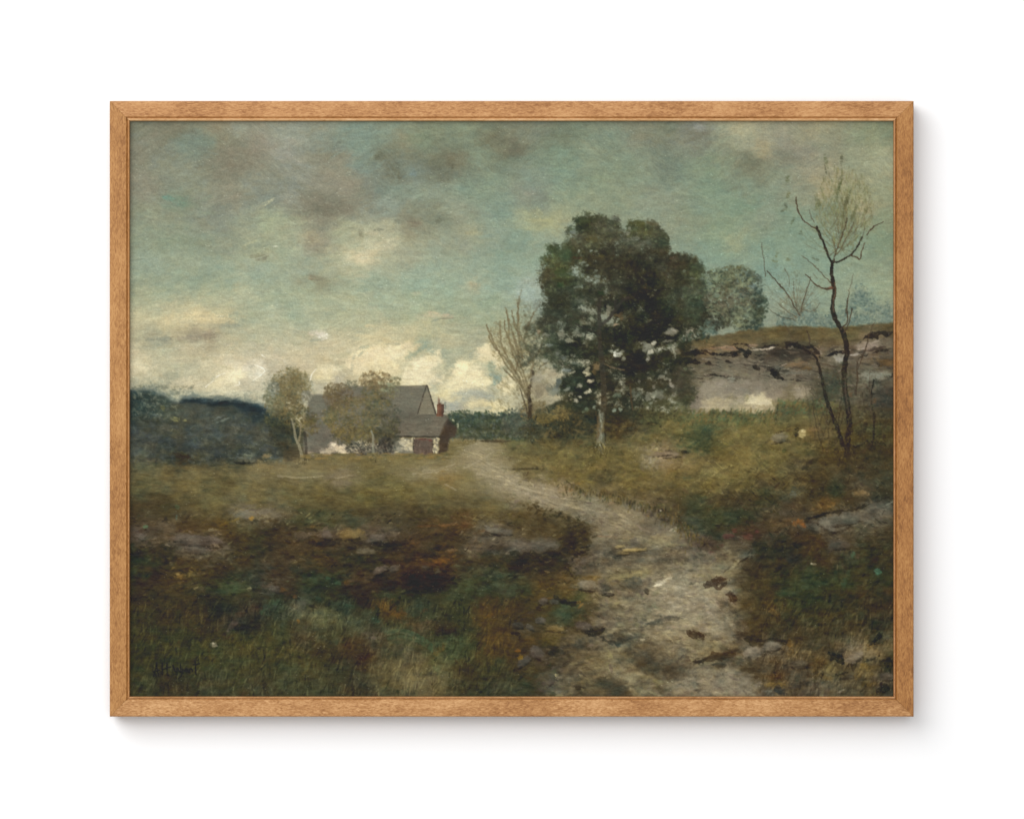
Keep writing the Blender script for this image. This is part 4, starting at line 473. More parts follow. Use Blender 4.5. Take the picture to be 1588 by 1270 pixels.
# ---------------------------------------------------------------- middle ground: path, banks, stones
WG = fg
for t in [(1030,708,16,4,-8,(140,120,96),.7),(1012,712,9,5,-50,(134,126,108),.7),(1042,704,10,2,5,(120,100,84),.6),(1060,701,9,4,0,(34,32,22),.8),(1040,699,12,2,0,(58,50,38),.6),(1080,682,18,16,0,(40,66,48),.6),(1095,690,16,10,0,(38,50,34),.5),(1062,690,24,3,-5,(46,64,44),.6),(1098,672,10,10,0,(30,62,50),.5),
          (1236,670,5,8,-10,(22,26,22),.9),(1245,673,7,7,20,(176,160,116),.9),(1247,668,4,3,0,(196,182,134),.8),(1262,666,14,3,-5,(122,92,62),.6),(1210,677,13,7,-10,(112,104,82),.8),(1205,683,12,4,-25,(124,112,86),.6),(1214,669,12,1.6,-15,(40,34,26),.7),(1192,683,8,2.5,-50,(52,48,34),.6),(1225,668,10,2,0,(44,40,30),.6),(1216,699,4,4,0,(44,66,40),.6),(1283,700,8,5,0,(104,74,44),.4),
          (818,727,24,2,-1,(44,42,30),.75),(836,724,9,1.6,-10,(50,46,32),.6),(800,729,8,1.5,0,(48,46,32),.6),(944,744,9,5,-20,(46,46,30),.7),(952,742,6,1.4,-30,(120,112,80),.5),(1070,742,12,4,0,(60,70,48),.6),(897,750,5,2,0,(134,94,44),.7),(890,757,5,6,0,(76,68,44),.6),(885,760,3,4,60,(124,84,52),.6),(960,725,8,3,0,(64,58,42),.5),
          (1013,795,9,5,-60,(42,38,32),.75),(1025,793,5,4,0,(34,30,28),.7),(1025,792,2,2,0,(160,154,136),.7),(1005,797,5,4,0,(50,40,32),.6),(1005,800,3,2,0,(134,72,46),.5),(1030,806,8,2,10,(52,46,40),.7),(978,782,4,7,-30,(50,42,38),.5),(1046,821,8,4,-20,(140,136,116),.7),(1028,820,10,5,0,(70,66,58),.6),
          (962,848,9,3,-10,(150,132,88),.8),(985,853,24,2.2,-4,(158,134,84),.85),(978,856,18,2,-4,(130,112,74),.6),(985,840,9,8,20,(66,64,56),.75),(960,834,26,2.5,-3,(104,88,64),.6),(940,832,16,1.5,2,(120,84,60),.5),(1020,838,26,7,5,(118,110,80),.6),(1045,845,24,3,0,(122,114,82),.5),(1000,852,34,5,5,(78,72,56),.4),
          (960,894,24,6,-4,(124,112,70),.7),(990,889,20,5,-8,(126,112,72),.6),(1003,905,7,13,35,(112,102,84),.75),(985,907,16,5,-8,(58,60,50),.7),(990,914,8,6,0,(56,54,44),.6),(945,921,9,2.4,5,(30,26,22),.85),(950,922,7,1,3,(110,100,80),.7),(934,914,10,9,30,(66,60,50),.7),(913,907,16,8,10,(116,110,90),.6),(912,917,16,1.6,5,(60,48,38),.7),(975,922,12,6,0,(80,72,58),.6),(1028,902,16,4,-25,(160,154,130),.8),(1022,907,10,2.2,-15,(188,180,152),.8),(1034,898,8,2,-30,(174,168,142),.7),(1060,888,16,5,-10,(104,100,80),.6),(1045,918,22,5,-20,(128,120,98),.6),
          (1016,968,12,4,-20,(62,62,52),.7),(1033,958,14,3,-10,(66,66,56),.7),(1054,957,14,2.6,8,(72,68,56),.6),(1040,962,20,3,10,(124,112,88),.5),(1084,982,10,3,32,(48,36,26),.8),(1092,977,8,5,20,(104,100,90),.6),(955,988,18,7,15,(50,56,48),.7),(955,998,10,4,30,(34,38,32),.8),(975,991,14,3,-12,(44,50,44),.7),(994,988,10,1.6,10,(60,56,46),.7),(965,985,10,4,-5,(104,112,84),.5),(998,992,4,2,0,(160,150,122),.8),(948,980,12,3,-20,(140,130,96),.5),(960,975,14,2,-5,(136,130,102),.5),(985,975,10,1.4,0,(150,142,118),.6),
          (1010,1018,36,14,8,(54,50,38),.5),(1030,1040,28,14,15,(50,48,36),.55),(1050,1050,20,10,10,(52,48,38),.5),(1000,1008,22,5,0,(82,72,52),.5),(1085,1026,12,3,-15,(34,34,32),.75),(1078,1028,8,2,0,(40,38,34),.7),(1060,1008,12,4,20,(64,60,50),.5),(1015,1030,14,4,0,(40,42,34),.6),(945,1065,24,9,10,(46,46,34),.6),(960,1070,18,7,5,(34,36,28),.6),(895,1064,10,3,0,(44,42,32),.6),(955,1052,14,10,40,(62,56,42),.4),(960,1035,10,14,-30,(120,112,86),.5),(975,1052,18,8,20,(116,110,84),.5),(900,1055,14,5,-15,(104,92,62),.5),(925,1028,10,10,-60,(106,92,62),.5),(863,1047,4,2.4,0,(168,160,116),.8),(868,1052,6,3,0,(116,106,84),.6),(850,1058,14,4,-10,(84,76,68),.5),(1085,1070,9,3,0,(40,38,32),.6)]:
    D(*t[:5], t[5], t[6], hard=.25, bris=.55, relief=.8)
for pts, c, a in [([(790,795),(850,790),(900,808),(918,835),(905,852),(880,838),(790,836)],(68,56,34),.5),([(790,838),(840,834),(872,840),(868,856),(800,860),(790,860)],(84,78,68),.5),([(790,862),(870,850),(882,815),(912,826),(916,846),(896,858),(884,880),(870,888),(820,890),(790,900)],(38,34,22),.7),
                  ([(905,850),(940,845),(1010,852),(1060,862),(1040,878),(985,882),(930,888),(898,896),(884,884),(886,866)],(78,70,56),.45),([(1240,815),(1262,802),(1310,794),(1386,778),(1386,800),(1330,808),(1300,828),(1272,824)],(88,86,76),.5),([(1160,880),(1200,905),(1240,960),(1260,1000),(1225,1000),(1190,985),(1160,960),(1140,920),(1130,900)],(52,46,30),.35)]:
    poly(pts, c, a, 3, 5, .35, 8)
for pts, c, a in [([(735,690),(775,690),(800,735),(860,760),(940,775),(1020,800),(1060,825),(1085,845),(1100,870),(1130,880),(1150,900),(1120,930),(1150,980),(1180,1010),(1140,1040),(1180,1078),(1040,1078),(1000,1020),(930,1000),(920,960),(935,925),(900,900),(930,850),(925,820),(890,795),(830,785),(770,755),(720,730)],(146,136,110),.20),
                  ([(1060,880),(1140,900),(1150,940),(1160,990),(1110,990),(1040,960),(1020,920)],(150,140,116),.18),([(880,1030),(960,1000),(1000,1040),(1010,1078),(860,1078)],(130,118,86),.25),([(1050,1050),(1130,1030),(1190,1060),(1180,1078),(1040,1078)],(140,132,108),.3)]:
    poly(pts, tuple(np.array(c) * np.array([.98, .98, 1.04])), a * .75, 4, 6, .8, 10)
for k in range(700):
    x = R(840, 1260); y = R(655, 765)
    if y < 690 + (x - 840) * .16 + 40 and y > 648 + max(0, (900 - x) * .4): D(x, y, R(4, 12), R(1.5, 4), rs.choice([-35, 20, -60, 5]) + R(-15, 15), [(112,98,58),(98,86,48),(120,102,62),(90,84,48),(104,84,50)][rs.randint(5)], R(.15, .45), hard=0)
for cx_, cy_, n_ in [(932,697,70),(1313,703,90),(468,714,30),(580,708,24),(822,650,30),(1356,688,30)]:
    sc_ = 1 if n_ > 50 else .6
    for k in range(n_):
        x = cx_ + rs.normal(0, 9 * sc_); y = cy_ + R(-7, 9) * sc_
        D(x, y, R(2, 7) * sc_, R(.8, 2), -90 + R(-40, 40), np.clip(near(fg, x, cy_ + 14) * R(.6, 1.3), 0, 1) * 255, R(.5, .9), hard=.1)
for k in range(520):
    x = R(203, 800); y = R(822, 925) - (x - 500) * .02
    D(x, y, R(4, 14), R(2, 6), R(-25, 20), [(44,38,26),(36,34,22),(52,44,32),(40,40,28),(60,50,38)][rs.randint(5)], R(.12, .4), hard=0)
for x, y, L, Wd, an in [(960,862,44,9,-6),(1040,868,34,7,4),(930,876,26,8,-8),(985,908,20,6,0),(945,912,18,5,10),(1015,968,18,4,-15),(965,990,26,8,12),(1010,1020,40,13,12),(1050,1040,30,12,0),(950,1064,34,12,8),(880,1062,20,8,-10),(1120,1020,24,6,-10),(1100,985,10,5,20),(1150,1010,16,7,10),(1180,1035,24,9,12),(1075,905,12,3,-20),(1120,945,10,16,-30),(1145,965,8,18,-30),(900,1000,16,9,-20),(895,1030,12,7,-30),(1230,1045,26,8,-10),(1290,1060,24,8,-5)]:
    for k in range(5):
        D(x + rs.normal(0, L * .25), y + rs.normal(0, Wd * .35), L * R(.35, .7), Wd * R(.4, .8), an + R(-14, 14), np.array((62,60,48)) * R(.8, 1.15), R(.3, .55), hard=0, edge=1.3)
for k in range(700):
    x = R(203, 900); y = R(795, 930); c = near(fg, x + rs.normal(0, 12), y + rs.normal(0, 6))
    D(x, y, R(2, 7), R(.8, 2.4), R(-50, 30), np.clip(c * R(.5, 1.65), 0, 1) * 255, R(.35, .75), hard=.3, curve=R(-1, 1), relief=1)
# track ruts and bright dry strokes on the path
for k in range(420):
    t = R(0, 1); cx = np.interp(t, [0, .12, .25, .4, .55, .7, .85, 1], [745, 790, 860, 950, 985, 1040, 1040, 1020]); cy = np.interp(t, [0, .12, .25, .4, .55, .7, .85, 1], [700, 748, 775, 810, 860, 920, 985, 1060]); wd = np.interp(t, [0, .3, .6, 1], [22, 34, 70, 110])
    x = cx + R(-1, 1) * wd; y = cy + R(-.3, .3) * wd
    c = near(fg, x, y)
    if c.mean() > .3: D(x, y, R(4, 13), R(.7, 2), np.degrees(np.arctan2(1, 2.2)) * (1 if t < .5 else .2) + R(-18, 12), np.clip(c * R(.8, 1.35), 0, 1) * 255, R(.4, .8), curve=R(-.8, .8), relief=1)
for pts in [[(655,731),(680,728),(706,720)],[(640,735),(670,733),(695,728)],[(720,726),(745,714),(765,700)],[(740,735),(770,742),(800,752)],[(780,745),(830,762),(870,772)],[(820,768),(870,783),(920,792)],[(690,752),(708,760)],[(430,738),(470,742),(500,738)],[(520,742),(545,738)]]:
    line(pts, 3, 1.6, (146,136,112), .4, 2, .8)
# broken edge between turf and path
for k in range(260):
    t = R(0, 1); x = np.interp(t, [0, .3, .5, .7, 1], [810, 870, 905, 900, 880]); y = np.interp(t, [0, .3, .5, .7, 1], [785, 800, 822, 850, 900])
    D(x + rs.normal(0, 6), y + rs.normal(0, 4), R(2, 6), R(1, 2.6), R(-60, 60), [(48,42,24),(66,54,32),(40,38,22),(82,72,50)][rs.randint(4)], .55)
for k in range(340):
    t = R(0, 1); x = np.interp(t, [0, .3, .6, 1], [870, 960, 1040, 1090]); y = np.interp(t, [0, .3, .6, 1], [755, 772, 800, 845])
    D(x + rs.normal(0, 8), y + rs.normal(0, 5), R(2, 6), R(1, 2), R(-110, -60), [(84,74,38),(66,58,36),(56,60,38),(100,80,46),(46,42,28)][rs.randint(5)], .5)
# dry grasses on the slope
for k in range(1100):
    x = R(800, 1260); y = R(650, 770)
    if y > 700 + (x - 800) * .1 + 30 and x < 900: continue
    c = near(fg, x, y)
    if x > 1050 and y < 650: continue
    D(x, y, R(3, 8), R(.6, 1.2), rs.choice([-60, -45, 45, 55, -20]) + R(-14, 14), np.clip(c * R(.75, 1.35) + np.array([.02, .008, -.01]), 0, 1) * 255, .3, hard=.2)
for k in range(900):                                  # tangle on the right bank
    x = R(1090, 1386); y = R(720, 850); c = near(fg, x, y)
    D(x, y, R(2, 8), R(.7, 1.8), R(-70, 60), np.clip(c * R(.55, 1.55), 0, 1) * 255, .5, hard=.3)
# stones and glints
for t in [(1283,812,13,7,30,(110,108,96),.8),(1305,806,24,7,-8,(90,90,78),.6),(1335,798,18,4,-15,(84,82,70),.6),(1300,816,22,4,-10,(70,68,56),.6),(1257,812,6,12,-20,(46,44,38),.7),(1270,800,18,3,-15,(38,32,24),.7),(1240,811,10,6,-10,(138,72,32),.75),(1246,815,6,4,20,(156,78,34),.7),(1290,783,8,3,-20,(122,82,40),.7),(1372,786,16,5,-20,(92,92,84),.6),(1380,781,9,1.4,-25,(130,132,126),.6),(1355,793,10,4,-20,(60,58,50),.6),
          (1300,846,18,7,-5,(74,68,60),.6),(1232,866,12,5,-25,(42,46,50),.8),(1206,883,8,4,-30,(32,30,24),.7),(1263,875,5,2,0,(134,128,104),.8),(1259,874,2,1.5,0,(160,154,130),.8),(1190,793,5,2,10,(146,136,96),.7),(1334,765,10,5,-10,(116,90,58),.65),(1343,764,6,4,20,(140,112,78),.6),(1160,833,9,5,0,(120,52,50),.35),(1130,832,10,4,0,(110,44,46),.5),(1140,823,5,4,0,(104,44,40),.5),(1175,825,5,3,0,(110,46,44),.5),(1104,858,7,3,0,(96,42,42),.4),(1120,846,5,3,0,(84,38,34),.4),
          (1112,800,26,16,0,(32,54,40),.35),(1150,805,24,14,0,(32,52,40),.35),(1220,790,8,12,0,(44,40,30),.3),(1231,767,6,6,0,(70,80,72),.6),(1206,752,7,2,-50,(58,42,28),.6),(1255,720,12,4,-50,(52,42,30),.5),(1250,745,30,2,20,(60,46,30),.4),
          (1115,901,12,6,-20,(54,34,24),.75),(1135,925,9,6,30,(58,36,24),.7),(1140,876,10,3,-50,(134,128,98),.6),(1128,870,10,3,-40,(116,110,84),.6),(1110,858,18,2.4,-5,(96,94,76),.5),(1150,985,14,7,0,(52,40,28),.6),(1175,990,22,8,0,(36,34,22),.6),(1170,1010,15,7,-15,(124,116,98),.75),(1195,1000,16,8,-10,(126,118,100),.7),(1172,1018,9,4,-20,(146,138,114),.6),(1200,1013,16,6,0,(84,78,62),.6),(1215,1020,14,6,0,(72,66,52),.5),(1225,998,6,8,-30,(116,78,34),.65),(1228,1012,5,7,0,(92,62,28),.6),(1201,950,12,5,32,(118,84,46),.65),
          (1113,1017,18,3.4,-14,(50,40,28),.75),(1135,1010,12,4,-8,(58,42,28),.7),(1118,1031,12,3,0,(42,44,38),.7),(1095,1020,14,2,-5,(42,38,30),.6),(1090,985,6,5,0,(48,34,24),.7),(1180,1030,26,8,15,(66,58,42),.5),(1210,1046,20,8,-20,(60,36,18),.6),(1200,1062,18,4,0,(120,90,42),.6),(1165,1048,22,8,10,(102,96,78),.4),(1190,1071,10,3,0,(112,110,98),.6),(1212,1074,10,5,20,(38,44,44),.8),(1240,1062,18,5,-15,(48,48,42),.6),(1275,1046,3,8,10,(24,22,16),.8),(1300,1017,10,6,30,(34,36,30),.8),(1306,1025,4,7,-20,(28,30,24),.7),
          (1325,1020,16,6,-30,(128,112,90),.7),(1335,1006,12,5,-30,(112,98,78),.7),(1352,1001,9,4,-30,(134,100,54),.6),(1340,1033,9,5,-15,(112,84,38),.6),(1288,1036,9,12,20,(96,90,60),.5),(1285,1052,8,5,0,(116,88,44),.5),(1378,1028,13,10,-20,(26,30,20),.8),(1382,1014,10,5,-10,(60,60,36),.6),(1362,990,9,4,-50,(28,28,24),.75),(1352,998,6,3,-40,(26,28,24),.7),(1373,1050,14,5,0,(92,80,64),.5),(1375,1068,9,4,-20,(28,28,22),.8),(1368,1073,5,2,0,(32,32,26),.7),(1305,1072,8,2.4,-25,(136,128,108),.7),(1318,1050,16,4,-10,(46,42,34),.6),(1344,1060,16,5,0,(96,74,34),.5),(1330,1050,5,6,0,(110,76,30),.5),
          (1362,887,6,6,20,(26,96,80),.8),(1324,861,4,6,0,(30,80,64),.6),(1316,892,4,9,10,(36,66,50),.6),(1310,905,5,10,10,(34,72,56),.6),(1296,897,5,12,0,(36,64,48),.5),(1213,920,9,7,0,(34,64,48),.5),(1207,932,9,6,0,(28,54,36),.6),(1230,925,16,9,0,(40,60,42),.4),(1255,908,10,12,0,(44,62,44),.4)]:
    D(*t[:5], t[5], t[6], hard=.25, bris=.5, relief=.8)
# ---------------------------------------------------------------- left foreground: hummocks, stones, flowers
for t in [(545,828,22,9,-3,(112,90,54),.8),(530,826,9,6,-20,(116,84,56),.5),(560,834,16,3,-5,(96,78,46),.5),(585,836,16,6,-12,(96,84,72),.6),(590,831,9,2,-20,(126,116,98),.5),(610,828,9,8,0,(80,72,60),.5),(568,855,16,5,0,(84,78,62),.8),(565,852,14,2,0,(96,92,76),.5),(590,884,13,5,-25,(94,80,68),.75),(611,881,9,5,-30,(92,80,68),.7),(575,893,16,5,-30,(74,60,46),.6),(545,900,12,5,-30,(66,54,42),.4),(600,848,36,9,-2,(34,30,20),.5),(650,905,40,16,5,(34,26,18),.55),(680,895,24,12,10,(36,28,18),.5),(600,905,22,14,0,(38,32,22),.5),(540,862,30,12,0,(44,44,28),.5),(505,846,16,3,0,(34,28,22),.6),(500,828,9,7,0,(90,78,66),.6),(518,832,9,4,0,(80,66,54),.5),
          (762,822,14,4,20,(98,98,86),.6),(757,818,7,2,30,(130,126,112),.6),(780,824,12,5,0,(94,92,80),.6),(753,826,6,2,-40,(36,32,28),.6),(770,832,18,2,10,(60,56,46),.4),(693,814,20,3,-4,(116,74,44),.7),(660,816,16,2.4,-2,(104,66,40),.6),(720,814,8,5,0,(100,60,34),.6),(640,841,10,4,0,(96,62,36),.5),(700,854,12,3,-12,(118,82,56),.65),(685,870,16,5,-5,(112,66,24),.65),(665,876,14,3,5,(96,58,24),.5),(740,850,12,5,20,(88,76,62),.5),(745,846,8,3,-30,(104,84,58),.5),(675,851,12,4,-20,(26,30,24),.6),(675,862,10,4,0,(28,30,24),.5),(678,885,6,7,20,(80,80,70),.5),(633,872,6,8,0,(44,44,46),.5),
          (300,842,26,7,8,(92,80,72),.7),(330,838,14,6,15,(94,80,74),.6),(320,836,22,2,5,(108,92,80),.4),(280,838,14,5,-10,(84,74,64),.5),(300,854,16,5,10,(88,80,68),.6),(340,858,14,6,-20,(80,76,60),.5),(258,818,16,10,20,(80,68,52),.5),(218,832,9,5,0,(98,86,82),.6),(329,822,8,3,-10,(120,114,88),.7),(348,812,10,3,-20,(112,82,32),.6),(389,804,4,4,0,(160,108,40),.85),(385,797,20,6,-5,(100,98,84),.6),(405,793,26,5,-3,(104,98,86),.5),(430,798,14,5,10,(96,92,78),.5),(365,806,8,3,-20,(124,96,44),.6),(485,816,6,3,0,(110,70,36),.6),(470,830,16,7,0,(84,72,60),.5),(485,826,12,4,0,(96,84,68),.4),
          (274,786,4,4,0,(52,110,84),.8),(225,817,4,3,0,(44,104,78),.7),(273,803,2,4,0,(62,92,80),.7),(352,750,9,4,0,(66,62,40),.6),(280,783,22,9,0,(62,58,40),.5),(240,780,20,4,0,(66,58,42),.4),
          (278,893,9,6,15,(126,88,42),.75),(294,890,5,6,30,(104,84,44),.7),(275,891,4,2,0,(142,112,64),.7),(300,908,10,6,20,(74,62,36),.5),(303,912,4,2,-30,(120,108,72),.6),(355,912,26,8,8,(48,74,50),.5),(370,915,16,6,0,(54,82,54),.45),(408,949,7,5,0,(30,88,64),.75),(425,934,9,6,0,(32,78,60),.7),(455,935,2,12,5,(84,80,52),.5),(462,963,3,4,0,(150,92,34),.8),(437,915,6,4,0,(110,72,40),.6),(422,912,9,5,20,(92,86,74),.6),(386,913,4,3,0,(134,128,92),.7),(480,905,14,10,0,(28,62,46),.5),(495,920,6,9,0,(26,66,54),.4),(457,926,4,4,0,(106,66,36),.6),(463,940,12,8,-30,(96,94,76),.5),(469,953,4,5,0,(126,120,82),.6),(490,955,16,5,0,(84,88,62),.5),(484,941,9,3,20,(28,28,24),.7),
          (331,1000,6,4,0,(134,126,102),.8),(329,998,3,2,0,(166,160,134),.8),(352,990,16,1.4,-28,(70,46,24),.75),(368,975,9,3,-10,(26,30,30),.75),(378,978,10,6,0,(34,40,38),.6),(360,968,10,4,-35,(84,70,58),.6),(355,975,6,3,-50,(96,84,72),.5),(340,945,18,16,0,(34,38,30),.5),(372,952,9,5,0,(74,58,40),.5),(325,1015,4,10,0,(76,66,34),.5),(390,1000,3,14,15,(92,80,40),.5),(277,1000,3,9,5,(84,64,36),.5),(400,945,9,5,0,(66,44,30),.5),
          (508,897,5,3,10,(30,94,72),.75),(523,903,7,4,25,(30,84,64),.65),(538,903,5,4,-30,(112,74,36),.6),(540,940,12,4,10,(30,80,64),.6),(524,934,12,4,0,(36,68,54),.5),(493,930,5,6,0,(24,70,58),.5),(582,961,7,6,0,(26,86,70),.7),(594,941,10,8,20,(126,84,34),.75),(596,937,5,4,40,(150,104,50),.65),(614,953,10,5,30,(112,74,32),.65),(627,952,5,4,0,(92,62,32),.6),(600,924,14,5,0,(46,66,50),.5),(650,940,20,9,-15,(52,76,58),.5),(665,955,16,8,0,(50,76,52),.5),(700,930,20,12,0,(48,68,48),.4),(725,912,18,9,10,(46,72,50),.5),(760,910,26,6,-5,(52,74,56),.5),(655,948,9,3,-20,(104,66,36),.5),(645,970,22,4,14,(88,72,46),.6),(760,955,9,3,-20,(128,84,32),.6),(780,950,12,4,0,(96,64,28),.6),(510,952,16,7,10,(96,98,62),.5),(495,958,7,5,0,(112,108,70),.5),(530,965,9,4,20,(98,96,62),.5),(553,985,10,5,-20,(84,82,56),.5),(580,989,5,3,0,(104,88,76),.6),(570,984,12,4,0,(80,74,60),.4),
          (705,990,3,12,-50,(96,104,74),.3),(683,988,12,2.6,48,(34,30,18),.7),(690,995,14,4,45,(66,92,62),.6),(680,1010,6,16,40,(96,76,36),.6),(690,1003,4,6,20,(104,80,38),.5),(712,1000,10,9,0,(46,84,60),.5),(700,1015,9,12,30,(50,84,58),.5),(735,1000,9,8,0,(44,72,50),.4),(560,1022,7,10,30,(56,34,20),.6),(572,1016,12,3,-20,(64,38,24),.6),(540,1000,9,10,0,(72,50,30),.4),(620,1035,30,9,5,(96,86,54),.5),(650,1056,34,9,0,(104,96,64),.5),(678,1037,6,5,0,(74,100,68),.6),(645,1052,30,4,0,(112,96,56),.4),(690,1045,14,14,0,(86,88,56),.4),(520,1040,20,10,0,(64,66,46),.4),(745,1073,4,2,0,(20,18,14),.8),(752,1068,6,1.4,-40,(30,26,20),.7)]:
    D(*t[:5], t[5], t[6], hard=.2, bris=.55, relief=.6)
for k in range(9):                                     # one broad curved sweep of green
    line([(596 + k, 980 + k * 2.4), (620, 975 + k * 2.6), (640, 980 + k * 2.8), (658, 990 + k * 2.9), (670, 1000 + k * 2.6)], 2.2, 2.6, [(60,92,66),(40,84,62),(84,98,72),(46,56,36)][k % 4] if k < 6 else (70,72,44), .55, .8, .5, (26,88,66) if k < 5 else (60,64,40))
for k in range(3200):                                  # blades in the near grass
    x = R(203, 800) if rs.rand() < .72 else R(1180, 1386); y = R(930, 1078)
    if 860 < x < 1180: continue
    c = near(fg, x, y)
    D(x, y, R(4, 12), R(.7, 1.9), -75 + R(-22, 30), np.clip(c * R(.55, 1.6), 0, 1) * 255, R(.3, .65), hard=.3, curve=R(-.8, .8))
for t in [(843,933,9,5,-10,(92,84,74),.75),(860,934,8,4,10,(80,78,68),.7),(838,962,9,5,10,(84,76,68),.75),(823,951,7,3,-20,(76,68,58),.5),(821,973,6,5,30,(82,76,64),.7),(800,970,10,6,0,(68,62,54),.7),(905,971,15,7,5,(80,72,66),.75),(910,981,16,3,8,(30,28,22),.75),(925,975,12,4,0,(36,34,28),.6),(862,976,16,5,5,(116,98,62),.6),(833,1012,12,9,30,(86,80,72),.75),(813,1025,13,6,-35,(80,76,70),.7),(842,1020,8,6,0,(76,70,60),.6),(808,1021,5,6,0,(146,104,34),.75),(803,1009,5,3,0,(140,78,30),.7),(858,1010,10,5,-10,(34,36,32),.7),(875,1006,10,4,-30,(40,40,34),.6),(862,1017,16,2,-20,(96,86,66),.5),(852,993,16,8,0,(66,58,30),.6),(820,990,10,4,0,(104,72,34),.6),(800,932,12,8,0,(62,54,28),.4),(878,948,22,12,0,(40,64,48),.55),(897,934,5,3,0,(146,92,34),.7),(900,940,7,2,-40,(136,88,40),.6),(893,934,3,2,0,(20,18,14),.8),(880,934,14,2.4,5,(34,30,22),.6),(860,930,12,2,0,(40,34,24),.5),(850,928,8,2,0,(120,66,30),.5),(915,896,20,4,0,(108,78,36),.5),(890,914,10,2,0,(120,80,46),.5),
          (895,875,14,14,0,(84,72,62),.5),(912,868,20,6,-25,(90,82,70),.5),(925,862,14,2,-20,(118,108,88),.5),(878,874,4,10,-20,(48,38,28),.6),(850,876,14,6,0,(40,34,26),.5),(818,884,12,4,-20,(30,30,22),.6),(800,870,20,16,0,(34,34,24),.4),(908,848,8,2,-10,(30,26,20),.7),(830,846,46,6,2,(88,82,72),.45),(880,842,16,16,0,(40,38,22),.45),(795,940,10,2,0,(96,92,78),0)]:
    D(*t[:5], t[5], t[6], hard=.25, bris=.5, relief=.8)
# ---------------------------------------------------------------- crevices, ledges and loose stones
DKK = (34, 30, 22)
for pts, w0, w1, c, a in [([(1066,979),(1080,983),(1093,990)],6,4,(50,38,28),.85),([(930,988),(954,1000),(964,992),(983,990)],6,2.5,(40,44,38),.8),([(933,922),(944,925),(956,922)],5,3,DKK,.85),([(1074,1025),(1085,1027),(1095,1021)],4,2.5,DKK,.8),([(1000,969),(1018,965),(1027,958),(1060,960)],6,2.5,(62,60,50),.75),([(898,916),(923,918)],2,2,DKK,.6),([(885,869),(898,857),(914,854)],4,3,DKK,.75),([(888,1066),(910,1068)],4,2,DKK,.7),([(910,983),(925,983),(939,973)],7,3,(30,28,22),.8),([(856,925),(879,935),(900,935)],4,3,(34,30,22),.75),([(792,982),(807,982)],4,3,DKK,.7),([(848,1010),(867,1012),(879,1010)],8,3,(36,38,32),.75),
        ([(1090,1022),(1115,1015),(1142,1014)],5,8,(56,42,28),.8),([(1154,990),(1177,1000),(1225,994)],8,10,(40,36,24),.75),([(1105,1031),(1129,1032)],4,2,(44,44,36),.7),([(1148,1031),(1171,1046),(1190,1054)],7,4,(58,46,30),.65),([(1096,907),(1113,903),(1129,898)],8,6,(50,34,24),.8),([(1125,924),(1135,926),(1144,932)],8,6,(56,38,26),.75),([(1287,1014),(1295,1021),(1306,1023),(1308,1029)],7,4,(28,28,22),.8),([(1349,1000),(1360,989),(1366,979)],6,3,(28,28,22),.8),([(1296,1048),(1316,1041)],5,3,DKK,.7),([(1360,1072),(1374,1062),(1380,1070)],5,3,(28,28,22),.8),([(1225,1068),(1244,1062)],6,4,(52,52,46),.7),([(1200,1070),(1217,1072)],7,4,(38,42,44),.75),
        ([(1250,812),(1255,802),(1266,799),(1293,795),(1331,789),(1383,767)],6,3,(32,30,22),.7),([(1256,823),(1283,831),(1322,816)],4,2,(42,38,30),.6),([(1167,843),(1206,854),(1248,845)],8,5,(30,32,22),.6),([(1244,729),(1260,715),(1273,709)],4,3,(40,36,26),.6),([(490,843),(525,841)],4,3,(34,28,20),.7),([(448,820),(496,822)],4,3,(36,34,22),.6),([(475,842),(500,843)],4,3,(34,28,20),.6),([(545,842),(600,845),(640,840)],4,3,(40,32,24),.5),([(745,828),(760,832),(785,828)],3,2,(36,32,26),.6),([(790,856),(830,866),(870,858)],8,7,(34,32,20),.6),([(880,800),(905,815),(914,835),(905,852)],7,6,(50,42,24),.5),([(1010,890),(1030,884),(1070,880)],3,2,(80,78,62),.5),([(1075,925),(1110,940),(1130,970),(1140,990)],4,3,(88,88,74),.45),([(1090,925),(1105,950),(1120,975)],4,2,(92,92,80),.4),([(1128,935),(1150,960),(1165,985)],5,3,(72,62,46),.5),([(960,908),(990,900),(1000,905)],5,6,(62,64,54),.6),([(1022,868),(1060,862),(1090,868)],5,3,(72,68,56),.5),([(1113,862),(1128,858),(1150,850)],4,2,(60,60,50),.6)]:
    line(pts, w0 * 1.25, w1 * 1.25, c, a * .85, 3.4, .8, taper=.9)
def stone(x, y, rx, ry, rot, rgb, a=.8):
    rgb = tuple(np.array(rgb) * .86)
    th = np.linspace(0, 6.283, 9)[:-1] + R(0, .5); ca, sa = np.cos(np.radians(rot)), np.sin(np.radians(rot))
    rr = 1 + rs.uniform(-.18, .12, 8)
    P = [(x + rx * r_ * np.cos(t) * ca - ry * r_ * np.sin(t) * sa, y + rx * r_ * np.cos(t) * sa + ry * r_ * np.sin(t) * ca) for t, r_ in zip(th, rr)]
    D(x + 1, y + ry * .9, rx * 1.05, ry * .5, rot, (32, 29, 22), .75, hard=.2)
    poly(P, rgb, a, 1, 2.2, .25)
    for k in range(int(4 + rx)):
        D(x + R(-.6, .6) * rx, y - R(-.1, .6) * ry, rx * R(.2, .5), ry * R(.15, .3) + .6, rot + R(-20, 20), np.array(rgb) * R(.98, 1.2), .5, hard=.1, relief=1)
